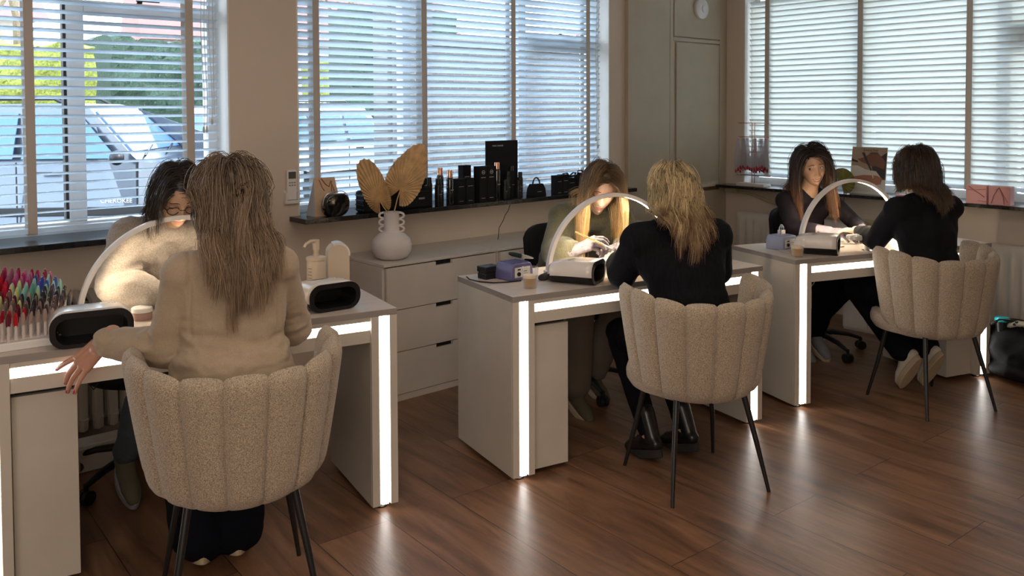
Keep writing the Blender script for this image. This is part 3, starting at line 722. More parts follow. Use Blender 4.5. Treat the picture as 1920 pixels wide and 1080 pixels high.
suv((10.9, 19.9, -.05), R(58), 'distant dark car with yellow plate, seen through the middle blind', M['cardark'], plate=True)
suv((6.6, 12.2, -.05), R(20), 'distant white car beyond the left end of the middle window', M['carwhite'])

def hedge(a, b, h, th, m, label, seed=1):
    a = V((*a, 0)); b = V((*b, 0)); d = (b-a); L_ = d.length; rz = math.atan2(d.y, d.x)
    mb = MB(); nx = int(L_/.12); nz = int(h/.12); rnd = random.Random(seed)
    def off(x, y, z): return noise.noise(V((x*2.3, y*2.3+seed*9, z*2.3)))*.12+noise.noise(V((x*9, y*9, z*9+seed)))*.05
    vs = []; fs = []
    sec = [(-th/2, h*k/nz) for k in range(nz+1)]+[(-th/2+th*k/4, h) for k in range(1, 4)]+[(th/2, h-h*k/nz) for k in range(nz+1)]
    for i in range(nx+1):
        x = L_*i/nx
        for (y, z) in sec:
            o2 = off(x, y, z); vs.append((x, y+(o2 if y > 0 else -o2), z+(o2 if z > h*.98 else 0)))
    k = len(sec)
    for i in range(nx):
        for j in range(k-1): fs.append((i*k+j, (i+1)*k+j, (i+1)*k+j+1, i*k+j+1))
    fs.append(tuple(range(k))); fs.append(tuple(nx*k+j for j in range(k-1, -1, -1)))
    mb.add(vs, fs)
    # leaf tufts
    for _ in range(int(L_*h*60)):
        x = rnd.uniform(0, L_); z = rnd.uniform(.1, h); y = -th/2-.02; s = rnd.uniform(.02, .045); a_ = rnd.uniform(0, 6.28)
        u = V((math.cos(a_), -.4, math.sin(a_)))*s; v_ = V((-math.sin(a_), rnd.uniform(-.8, .2), math.cos(a_)))*s
        c = V((x, y-abs(off(x, y, z)), z)); mb.add([c-u, c-v_*.5, c+u, c+v_*.5], [(0, 1, 2, 3)])
    o = mb.build('hedge', m, smooth=False); o.location = (*a.xy, -.05); o.rotation_euler = (0, 0, rz)
    tag(o, label, 'hedge'); return o
hedge((-3, 14.5), (4.15, 15.6), 2.62, 1.0, M['hedge'], 'sunlit yellow-green clipped hedge behind the silver SUV')
hedge((4.7, 16.8), (8.6, 17.4), 2.9, 1.2, M['hedged'], 'dark green hedge right of the yellow-green one', 2)
hedge((14.2, 26.5), (17.5, 27.0), 3.2, 1.0, M['hedge'], 'sunlit green hedge seen at the left of the middle window', 4)
hedge((9.0, 15.6), (11.2, 15.0), 3.6, 1.6, M['hedged'], 'dark green shrub behind the middle blind, above the palm leaves', 5)
bw = MB().box((0, 0, 0), (10.5, .28, 2.35)); 
for i in range(6): bw.box((1.2+i*1.9, -.05, 0), (1.5+i*1.9, 0, 2.35))
bw.box((-.06, -.04, 2.35), (10.56, .32, 2.45))
o = bw.build('brick_garden_wall', M['brick'], smooth=False); o.location = (6.22, 8.6, -.05); tag(o, 'grey brick garden wall with piers beyond the middle window', 'wall')
o = MB().box((0, 0, 0), (.65, .3, 3.1)).box((.05, -.03, .2), (.6, 0, 2.9)).build('gate_pier', M['brick'], smooth=False); o.location = (5.54, 8.5, -.05); tag(o, 'tall pale pier at the left end of the garden wall', 'pier')
def house(loc, rz, sx, sy, h, rh, label, wallm, n=3):
    t = thing('house', label, 'house', loc, rz)
    MB().box((0, 0, 0), (sx, sy, h)).build('house_walls', wallm, t, smooth=False)
    r_ = MB().add([(-.4, -.4, h), (sx+.4, -.4, h), (sx+.4, sy+.4, h), (-.4, sy+.4, h), (-.4, sy/2, h+rh), (sx+.4, sy/2, h+rh)], [(0, 1, 5, 4), (2, 3, 4, 5), (0, 4, 3), (1, 2, 5), (0, 3, 2, 1)]).build('roof', M['redroof'], t, smooth=False)
    MB().box((sx*.7, sy/2-.3, h+rh-.6), (sx*.7+.6, sy/2+.3, h+rh+.9)).build('chimney', M['brick'], t)
    for fl in range(int(h/2.6)):
        for k in range(n):
            x = sx*(k+.5)/n; z = .9+fl*2.7
            w_ = MB().box((x-.62, -.06, z-.06), (x+.62, .02, z+1.46)).build('window_surround', M['frame'], t, smooth=False)
            MB().box((x-.54, -.075, z+.02), (x-.03, -.055, z+1.38)).box((x+.03, -.075, z+.02), (x+.54, -.055, z+1.38)).build('pane', M['winglass'], w_, smooth=False)
    return t
house((-5.5, 27, -.05), R(3), 11.5, 8, 4.2, 3.2, 'cream house behind the yellow-green hedge', M['render'])
house((11.5, 34, -.05), R(-12), 13, 8, 4.3, 3.8, 'house with red roof seen between the two left windows', M['render'], 4)
house((28, 24, -.05), R(-30), 14, 9, 4.4, 3, 'grey house far behind the garden wall', M['render'], 4)
house((26, 12, -.05), R(-92), 16, 9, 3.6, 2.6, 'pale terrace house outside the right-hand window', M['render'], 5)
o = MB().box((0, 0, 0), (.25, 17, 1.75)).box((-.03, -.05, 1.75), (.28, 17.05, 1.85)).build('brick_garden_wall', M['brick'], smooth=False); o.location = (13.5, -8, -.05); tag(o, 'low brick wall beyond the right-hand window', 'wall')
hedge((17.5, 6), (18.5, -8), 2.3, 1.2, M['hedged'], 'dark hedge beyond the right-hand window', 8)
# white picket fence
t = thing('picket_fence', 'white picket fence between the dark hedge and the red-roofed house', 'fence', (9.2, 24.5, -.05), R(-14))
MB().box((0, 0, .5), (5, .03, .6)).box((0, 0, 1.5), (5, .03, 1.6)).build('rail', M['frame'], t, smooth=False)
for k in range(30): MB().prism([(k*.165, .0), (k*.165+.09, .0), (k*.165+.09, 1.85), (k*.165+.045, 1.95), (k*.165, 1.85)], -.02, 0, mx=Matrix.Rotation(R(90), 4, 'X')).build('picket', M['frame'], t, smooth=False)
# bare trees
def bare_tree(loc, h, seed, label):
    rnd = random.Random(seed); mb = MB()
    def br(p, d, L_, r, dep):
        pts = [p]; q = p.copy(); dd = d.copy()
        for k in range(4):
            dd = (dd+V((rnd.uniform(-.22, .22), rnd.uniform(-.22, .22), rnd.uniform(-.05, .18)))).normalized(); q = q+dd*L_/4; pts.append(q.copy())
        mb.tube(pts, [r*(1-.12*k) for k in range(5)], 5)
        if dep > 0:
            for k in range(3 if dep > 1 else 4):
                a = rnd.uniform(0, 6.28); nd = (dd+V((math.cos(a), math.sin(a), .15))*rnd.uniform(.5, .9)).normalized(); br(pts[rnd.choice((2, 3, 4))], nd, L_*rnd.uniform(.6, .8), r*.55, dep-1)
    br(V((0, 0, 0)), V((0, 0, 1)), h*.38, h*.022, 4)
    o = mb.build('bare_tree', M['bark']); o.location = loc; return tag(o, label, 'tree')
bare_tree((4.6, 19.5, -.05), 7, 3, 'bare branching tree left of the red roof, behind the hedges')
bare_tree((-1.5, 22, -.05), 7.5, 9, 'bare tree in front of the cream house')
bare_tree((13.0, 19, -.05), 6.5, 12, 'bare tree behind the middle window, beyond the garden wall')

# ================= people =================
def skinmat(name, col, rough=.45):
    m = mat(name, col, rough, noise_s=40, noise_a=.05); b = m.node_tree.nodes['Principled BSDF']; b.inputs['Subsurface Weight'].default_value = .12; b.inputs['Subsurface Radius'].default_value = (.02, .008, .004); b.inputs['Subsurface Scale'].default_value = .5; return m
SKIN = skinmat('skin_light', (.60, .40, .30)); SKIN2 = skinmat('skin_warm', (.56, .35, .235)); SKINH = skinmat('skin_hand', (.52, .27, .19))
LIP = mat('lips', (.42, .17, .135), .35); BROW = mat('eyebrow', (.10, .055, .03), .8); EYEW = mat('eye_white', (.75, .72, .68), .15); IRIS = mat('iris', (.05, .025, .015), .1); LASH = mat('lashes', (.02, .012, .01), .7)
NAIL = mat('red_nails', (.45, .01, .08), .15, coat=.5); TEETH = mat('teeth', (.8, .77, .70), .25); NAILN = mat('natural_nails', (.75, .5, .42), .25)
GLOVE = mat('lilac_grey_glove', (.115, .098, .12), .6, bump=.3, bump_s=120)
def knit(name, col, bump=.9, s=320, na=.25, sheen=.3, rough=.95): return mat(name, col, rough, noise_s=s*.6, noise_a=na, bump=bump, bump_s=s, sheen=sheen)
BLAZER = mat('tan_wool_blazer', (.40, .305, .215), .85, noise_s=300, noise_a=.08, bump=.25, bump_s=600, sheen=.15)
SWB = knit('oatmeal_knit', (.30, .25, .21)); SWD = knit('olive_knit', (.062, .055, .025), na=.5); SWC = mat('black_rib_knit', (.007, .007, .010), .9, spec=.12, noise_s=100, noise_a=.3, bump=.5, bump_s=200, stretch=(1, 1, .15))
TOPF = mat('black_jersey_top', (.014, .010, .014), .7, spec=.2, bump=.1, bump_s=300); JACE = mat('black_jacket', (.007, .007, .010), .8, spec=.15, bump=.15, bump_s=400)
BLACKT = mat('black_trousers', (.006, .006, .009), .85, spec=.1); NAVYT = mat('navy_trousers', (.006, .007, .012), .9, spec=.1); JEANS = mat('blue_grey_jeans', (.06, .075, .09), .9, noise_s=200, noise_a=.15); BEIGET = mat('taupe_trousers', (.16, .125, .095), .9)
BOOT = mat('black_leather', (.010, .010, .011), .28); SNK = mat('white_sneaker', (.62, .58, .50), .6); SOLE = mat('cream_sole', (.50, .40, .27), .7); OLIV = mat('olive_suede', (.10, .085, .05), .85); GREYS = mat('grey_sneaker', (.22, .22, .23), .7); STRIPE = mat('gold_star_patch', (.30, .24, .15), .5)

def hairmat(name, root, mid, tip, rough=.38, hold=0):
    m = bpy.data.materials.new(name); m.use_nodes = True; n = m.node_tree; b = n.nodes['Principled BSDF']; L_ = n.links.new
    a = n.nodes.new('ShaderNodeAttribute'); a.attribute_name = 'tone'; al = n.nodes.new('ShaderNodeAttribute'); al.attribute_name = 'along'
    r_ = n.nodes.new('ShaderNodeValToRGB'); e = r_.color_ramp.elements; e[0].color = (*root, 1); e[1].color = (*tip, 1); q = e.new(.35 if not hold else .16); q.color = (*mid, 1)
    if hold: q = e.new(hold); q.color = (*mid, 1)
    L_(al.outputs['Fac'], r_.inputs[0])
    mr = n.nodes.new('ShaderNodeMapRange'); mr.inputs['To Min'].default_value = .45; mr.inputs['To Max'].default_value = 1.45; L_(a.outputs['Fac'], mr.inputs[0])
    s_ = n.nodes.new('ShaderNodeVectorMath'); s_.operation = 'SCALE'; L_(r_.outputs[0], s_.inputs[0]); L_(mr.outputs[0], s_.inputs['Scale']); L_(s_.outputs[0], b.inputs['Base Color'])
    b.inputs['Roughness'].default_value = rough; b.inputs['Specular IOR Level'].default_value = .6; b.inputs['Anisotropic'].default_value = .3
    return m

def face_shape(n, smile=0, a=.073, b=.094, c=.118):
    x, y, z = n.x*a, n.y*b, n.z*c
    if n.y < 0: y *= 1.04
    zl = max(0, -z/c)
    if n.y > 0:
        y *= 1+(.40*zl**3 if z < 0 else .10*(z/c)**3)
        x *= 1+.04*math.exp(-((z-.02)/.05)**2)
    else:
        k = max(0, min(1, (-.01-z)/.07)); y *= 1-.38*k*k*(3-2*k)
    x *= 1-.36*zl**1.6
    wf = max(0, min(1, (n.y-.05)/.4)); wf = wf*wf*(3-2*wf)
    g = lambda v, s: math.exp(-(v/s)**2)
    ax = abs(x); f = 0
    if -.05 < z < .016:
        N = ((.016-z)/.052)**1.15 if z > -.036 else max(0, 1-((-.036-z)/.014)**2)
        f += .025*g(x, .0095+.003*max(0, -z/.04))*N
    f += .005*g(x, .009)*g(z-.008, .018)
    f += .009*g(ax-.013, .0055)*g(z+.037, .0075)
    f -= .0105*g(ax-.031, .015)*g(z-.002, .0115)
    f += .0045*g(ax-.028, .02)*g(z-.022, .008)
    f += (.006+.004*smile)*g(ax-.042, .017)*g(z+.028, .018)
    zc = -.0695+smile*13*x*x
    f += .0055*g(x, .020)*g(z-zc-.0055, .0042)+.0065*g(x, .018)*g(z-zc+.0065, .0052)-.004*g(x, .024)*g(z-zc, .0022)
    f -= .004*g(x, .03)*g(z+.086, .006)
    f += .013*g(x, .024)*g(z+.104, .020)
    f -= .003*smile*g(ax-.030, .006)*g(z-zc-.004, .012)
    y += f*wf
    return V((x, y, z))

def head(mb, Mx, smile=0, eyes='open', gaze=(0, 0), mats=dict(skin=0, lip=1, brow=2, white=3, iris=4, lash=5, teeth=6)):
    NI, NJ = 96, 120; pts = []; fs = []; ms = []
    grid = []
    for i in range(NI+1):
        ph = PI*i/NI; row = []
        for j in range(NJ):
            t = 2*PI*j/NJ; th = t-.42*math.sin(t); n = V((math.sin(ph)*math.sin(th), math.sin(ph)*math.cos(th), math.cos(ph))); row.append(len(pts)); pts.append(face_shape(n, smile))
        grid.append(row)
    for i in range(NI):
        for j in range(NJ):
            q = (grid[i][j], grid[i+1][j], grid[i+1][(j+1) % NJ], grid[i][(j+1) % NJ]); c = (pts[q[0]]+pts[q[2]])/2; mi = 0
            if c.y > .05:
                zc = -.0695+smile*13*c.x**2; ax = abs(c.x); wl = .023+.006*smile
                up = .0085*max(0, 1-(ax/wl)**2)**.6; lo = .0115*max(0, 1-(ax/wl)**2)**.6
                if ax < wl and -lo < c.z-zc < up: mi = 1
                if smile and ax < wl*.82 and abs(c.z-zc+.0006) < .0022*(1-(ax/(wl*.82))**2): mi = 6
            fs.append(q); ms.append(mi)
    o = len(mb.v)
    mb.v += [Mx @ p for p in pts]; mb.f += [[k+o for k in q] for q in fs]; mb.m += ms
    for s in (-1, 1):
        best = min((p for p in pts if p.y > .03), key=lambda p: (p.x-s*.031)**2+(p.z-.001)**2); ys = best.y
        c = V((s*.031, ys-.0078, .001))
        if eyes == 'open':
            mb.ball(c, (.0135, .0115, .0068), 16, 3, Mx)
            mb.ball(c+V((gaze[0]*.006, .0068, gaze[1]*.004)), (.0062, .0056, .0060), 14, 4, Mx)
            arc = [c+V((math.cos(a)*.0142, .0108*abs(math.sin(a))**.5-.001, math.sin(a)*.0070+.0004)) for a in [PI*k/10 for k in range(11)]]; mb.tube(arc, .0012, 6, 5, Mx)
            arc = [c+V((math.cos(a)*.0138, .0105*abs(math.sin(a))**.5-.001, -math.sin(a)*.0062)) for a in [PI*k/10 for k in range(11)]]; mb.tube(arc, .0007, 5, 5, Mx)
            arc = [c+V((math.cos(a)*.0155, .0095*abs(math.sin(a))**.5-.002, math.sin(a)*.0098+.001)) for a in [PI*k/10 for k in range(11)]]; mb.tube(arc, .0020, 6, 0, Mx)
        else:
            mb.ball(c, (.0150, .0125, .0098), 16, 0, Mx)
            arc = [c+V((math.cos(a)*.0140, .0118*abs(math.sin(a))**.4-.001, -math.sin(a)*.0055-.001)) for a in [PI*k/10 for k in range(11)]]; mb.tube(arc, .0013, 6, 5, Mx)
        bp_ = []
        for k in range(9):
            bx_ = s*(.012+.038*k/8); bz = .0225+.0045*math.sin(PI*min(1, k/8*1.15+.15))-.003*(k/8)**2
            q_ = min((p for p in pts if p.y > .02), key=lambda p: (p.x-bx_)**2+(p.z-bz)**2); bp_.append(V((bx_, q_.y+.0002, bz)))
        mb.tube(bp_, [.0014, .0021, .0023, .0022, .0020, .0018, .0015, .0011, .0006], 6, 2, Mx, flat=.8)
        # ears
        E_ = Matrix.Rotation(R(18*s), 3, 'Z')
        mb.ball((s*.0735, -.006, -.006), (.007, .017, .029), 14, 0, Mx, rot=E_); mb.ball((s*.0755, -.010, .006), (.007, .016, .018), 12, 0, Mx, rot=E_); mb.ball((s*.0735, .002, -.028), (.006, .009, .010), 12, 0, Mx)

def hand_prims(W_, Fd, Nd, ts, curl=(.2, .25, .25, .3), spread=.08, thumb=(.35, .1), grow=0.0, scale=1.0):
    Y = V(Fd).normalized(); Z = V(Nd); Z = (Z-Y*Z.dot(Y)).normalized(); X = Y.cross(Z)
    Mx = Matrix((X, Y, Z)).transposed().to_4x4(); Mx.translation = V(W_)
    mb = MB(); tips = []
    kx = (.027, .009, -.010, -.027); ky = (.088, .092, .087, .078); Ls = ((.040, .024, .019), (.044, .028, .020), (.041, .026, .019), (.032, .019, .017)); rr = (.0085, .0087, .0082, .0072)
    g = grow
    for i in range(4):
        b = V((kx[i]*ts*.55, .0, 0)); k = V((kx[i]*ts, ky[i], .002-.003*abs(i-1.4)))
        mb.capsule(b*scale, k*scale, .0125*scale+g, .0105*scale+g, mx=Mx, n=10)
        c = curl[i] if isinstance(curl[i], (tuple, list)) else (curl[i], curl[i]*1.2, curl[i]*.8)
        sp = (1.5-i)*spread*ts; p = k; a = 0
        for q in range(3):
            a += c[q]; d = V((math.sin(sp)*math.cos(a), math.cos(sp)*math.cos(a), -math.sin(a))); p2 = p+d*Ls[i][q]
            r0 = rr[i]*(1-.10*q); mb.capsule(p*scale, p2*scale, r0*scale+g, r0*.92*scale+g, mx=Mx, n=10); p = p2
        up_ = V((math.sin(sp)*math.sin(a), math.cos(sp)*math.sin(a), math.cos(a)))
        tips.append((Mx @ ((p-d*.004+up_*.0045)*scale), (Mx.to_3x3() @ d), (Mx.to_3x3() @ up_)))
    t0 = V((.018*ts, .012, -.006)); a1, a2 = thumb
    d1 = V((math.sin(.75)*ts*math.cos(a1), math.cos(.75)*math.cos(a1), -math.sin(a1))); t1 = t0+d1*.045
    d2 = V((math.sin(.45-a2)*ts, math.cos(.45-a2), -math.sin(a1)*.8)).normalized(); t2 = t1+d2*.033; d3 = V((math.sin(.30-a2*1.5)*ts, math.cos(.30-a2*1.5), -math.sin(a1)*.6)).normalized(); t3 = t2+d3*.024
    mb.capsule(t0*scale, t1*scale, .014*scale+g, .0105*scale+g, mx=Mx, n=10); mb.capsule(t1*scale, t2*scale, .0105*scale+g, .009*scale+g, mx=Mx, n=10); mb.capsule(t2*scale, t3*scale, .009*scale+g, .0078*scale+g, mx=Mx, n=10)
    mb.ball(Mx @ V((0, .045*scale, -.004)), (.030*scale+g, .042*scale+g, .013*scale+g), 16, rot=Mx.to_3x3())
    mb.capsule(V((0, -.03, 0))*scale, V((0, .02, 0))*scale, .024*scale+g, .024*scale+g, n=12, mx=Mx)
    return mb, tips

def frame_from(pos, d, roll=0):
    Y = V(d).normalized(); X = Y.cross(V((0, 0, 1))).normalized(); Z = X.cross(Y)
    Mx = Matrix((X, Y, Z)).transposed().to_4x4() @ Matrix.Rotation(roll, 4, 'Y'); Mx.translation = V(pos); return Mx

def fold(amp, s, seed=0, zs=1.0, fine=0):
    def f(co, n):
        p = V((co.x*s+seed, co.y*s, co.z*s*zs)); v = noise.noise(p)+.5*noise.noise(p*2.1+V((3, 1, 7)))
        r_ = 1-abs(v)*2; q = amp*(r_*.7+v*.5)
        if fine: q += fine*noise.noise(co*160)
        return q
    return f

def person(P):
    """joints in world coordinates; legs, arms, torso grown as continuous surfaces"""
    loc = V((P['pelvis'][0], P['pelvis'][1], 0)); t = thing('person', P['label'], 'person', loc)
    def rel(o): return o
    hp = V(P['pelvis']); ch = V(P['chest']); sl, sr = V(P['shL']), V(P['shR']); hd = V(P['head']); HM = frame_from(hd, P['face'], P.get('roll', 0)); nb = (sl+sr)/2+V((0, 0, .035))
    chin_neck = HM @ V((0, -.028, -.075)); side = (sr-sl).normalized(); fw_ = V((-side.y, side.x, 0)).normalized()
    hipL, hipR = hp-side*.085, hp+side*.085
    ar = lambda: [(sl, P['elL'], P['wrL']), (sr, P['elR'], P['wrR'])]
    def tors(mb, g, sh=.0, waist=.0):
        up = (ch-hp).normalized(); rot = Matrix((side, up.cross(side)*-1 if False else side.cross(up)*-1, up)).transposed()
        mb.ball(hp+V((0, 0, .02)), (.165+g, .125+g, .125+g), 20, rot=rot); mb.ball(ch, (.140+g, .100+g, .165+g), 20, rot=rot)
        m_ = (hp*.5+ch*.5); mb.ball(m_, (.125+g+waist, .095+g+waist*.7, .16+g), 20, rot=rot)
        mb.capsule(sl, sr, .052+g+sh, .052+g+sh); mb.capsule(sl*.3+sr*.7+V((0, 0, .022)), sl*.7+sr*.3+V((0, 0, .022)), .050+g*.8, n=14)
        mb.capsule(sl-V((0, 0, .04))+side*.045, ch-side*.06, .06+g, .08+g); mb.capsule(sr-V((0, 0, .04))-side*.045, ch+side*.06, .06+g, .08+g)
    # ---- body
    b = MB(); tors(b, 0)
    b.capsule(nb-V((0, 0, .03)), chin_neck, .056, .048)
    for s_, e_, w_ in ar(): b.capsule(s_, e_, .046, .036); b.capsule(e_, w_, .036, .024)
    for h_, k_, a_ in ((hipL, P['knL'], P['anL']), (hipR, P['knR'], P['anR'])): b.capsule(h_, k_, .080, .052); b.capsule(k_, a_, .050, .034)
    vs, fs = blob(b, .011, 3)
    body = MB(); body.add([v-loc for v in vs], fs, 0)
    HL = HM.copy(); HL.translation = HM.translation-loc
    head(body, HL, P.get('smile', 0), P.get('eyes', 'open'), P.get('gaze', (0, 0)))
    gl = P.get('gloves', False)
    for k_, ts in (('L', 1), ('R', -1)):
        if 'hand'+k_ not in P: continue
        h_ = P['hand'+k_]
        hm, tips = hand_prims(P['wr'+k_], h_['f'], h_['n'], ts, h_.get('curl', (.25, .3, .35, .4)), h_.get('spread', .06), h_.get('thumb', (.35, .1)), 0, h_.get('scale', 1.0))
        v2, f2 = blob(hm, .0026, 3); body.add([v-loc for v in v2], f2, 7)
        if gl:
            hm, _ = hand_prims(P['wr'+k_], h_['f'], h_['n'], ts, h_.get('curl', (.25, .3, .35, .4)), h_.get('spread', .06), h_.get('thumb', (.35, .1)), .0016)
            fd = V(h_['f']).normalized(); hm.cyl(V(P['wr'+k_])-fd*.050, V(P['wr'+k_])-fd*.01, .030, 18, r2=.027)
            v2, f2 = blob(hm, .0026, 3, fold(.0015, 60, 2)); MB().add([v-loc for v in v2], f2).build('glove', GLOVE, t, sharp=180)
        else:
            for (p_, d_, u_) in tips: body.ball(p_-loc, (.0052, .0085, .0018), 10, 8, rot=Matrix((d_.cross(u_), d_, u_)).transposed())
    body.build('body', [P['skin'], LIP, P.get('brow', BROW), EYEW, IRIS, LASH, TEETH, P.get('skinh', P['skin']), P.get('nail', NAILN)], t, sharp=180)
    # ---- top garment
    c = MB(); vx = P.get('vox', .0085); g = P.get('top_g', .018); tors(c, g, P.get('top_sh', 0), P.get('waist', 0)); aw = P.get('sleeve', .012)
    for (s_, e_, w_), k_ in zip(ar(), 'LR'):
        s_, e_, w_ = V(s_), V(e_), V(w_); cuff = e_.lerp(w_, P.get('cuff', .93)); c.capsule(s_, e_, .048+g*.8, .040+aw); mid = e_.lerp(cuff, .55); c.capsule(e_, mid, .040+aw, .036+aw*P.get('puff', .9)); c.capsule(mid, cuff, .036+aw*P.get('puff', .9), .027+aw*P.get('cuffw', .5))
    c.capsule(nb-V((0, 0, .02)), nb.lerp(chin_neck, P.get('collar', .10)), .060+P.get('collar_g', 0), .056+P.get('collar_g', 0))
    if P.get('hem'): 
        for q in (-1, 0, 1): c.ball(hp+side*.09*q-V((0, 0, .02)), (.12, .13, .11), 16)
    vs, fs = blob(c, vx, 5, P.get('fold')); top = MB().add([v-loc for v in vs], fs).build(P['top_name'], P['top_mat'], t, sharp=180)
    # ---- trousers
    c = MB(); lg = P.get('leg_g', .014); c.ball(hp+V((0, 0, .0)), (.172, .135, .12), 20, rot=Matrix((side, fw_, V((0, 0, 1)))).transposed())
    for h_, k_, a_ in ((hipL, P['knL'], P['anL']), (hipR, P['knR'], P['anR'])):
        k_, a_ = V(k_), V(a_); c.capsule(h_, k_, .084+lg, .056+lg); c.capsule(k_, a_.lerp(k_, P.get('hemk', .08)), .056+lg, P.get('hemr', .045)+lg*.5)
    vs, fs = blob(c, .011, 4, fold(.006, 12, 5)); MB().add([v-loc for v in vs], fs).build('trousers', P['leg_mat'], t, sharp=180)
    # ---- shoes
    for a_, d_ in ((P['anL'], P['toeL']), (P['anR'], P['toeR'])): shoe(t, loc, V(a_), V(d_), P['shoe'], P.get('sole', SOLE), P.get('boot', False), P.get('shoe_up'))
    return t, HM, loc

def shoe(t, loc, an, toe, m, sm, boot=False, upv_=None):
    d = (toe-an); L_ = .245
    Y = V((d.x, d.y, d.z)).normalized(); Z = V(upv_) if upv_ else V((0, 0, 1)); Z = (Z-Y*Z.dot(Y)).normalized(); X = Y.cross(Z)
    Mx = Matrix((X, Y, Z)).transposed().to_4x4(); Mx.translation = an-loc
    c = MB(); z0 = -.062
    c.capsule((0, -.035, z0+.028), (0, .03, z0+.030), .032, .036, mx=Mx); c.capsule((0, .03, z0+.030), (.003, .12, z0+.020), .038, .034, mx=Mx); c.capsule((.003, .12, z0+.020), (.003, .165, z0+.012), .036, .026, mx=Mx)
    c.capsule((0, -.025, z0+.03), (0, -.005, .0+(.10 if boot else .005)), .033, .040 if boot else .034, mx=Mx); c.capsule((0, .02, z0+.05), (0, .07, z0+.035), .034, .030, mx=Mx)
    vs, fs = blob(c, .0065, 3); s_ = MB().add(vs, fs).build('boot' if boot else 'shoe', m, t, sharp=180)
    # sole: tapered outline
    pr = []
    for k in range(28):
        a = 2*PI*k/28; y = .062+.128*math.sin(a); x = (.041 if y > .07 else .034+.007*max(0, (y+.02)/.09))*math.cos(a); pr.append((x*(1.03), y))
    so_ = MB().prism(pr, z0-.024 if not boot else z0-.03, z0+.006, mx=Mx).build('sole', sm if not boot else M['rubber'], s_, bevel=.004); so_.parent = s_
    if not boot:
        lc = MB()
        for q in range(4): lc.tube([Mx @ V((x, .035+q*.018, z0+.070-.010*q-abs(x)*.5)) for x in (-.022, -.011, 0, .011, .022)], .0028, 6)
        lc.build('laces', GREYS if m is not SNK else SNK, s_)
    return s_

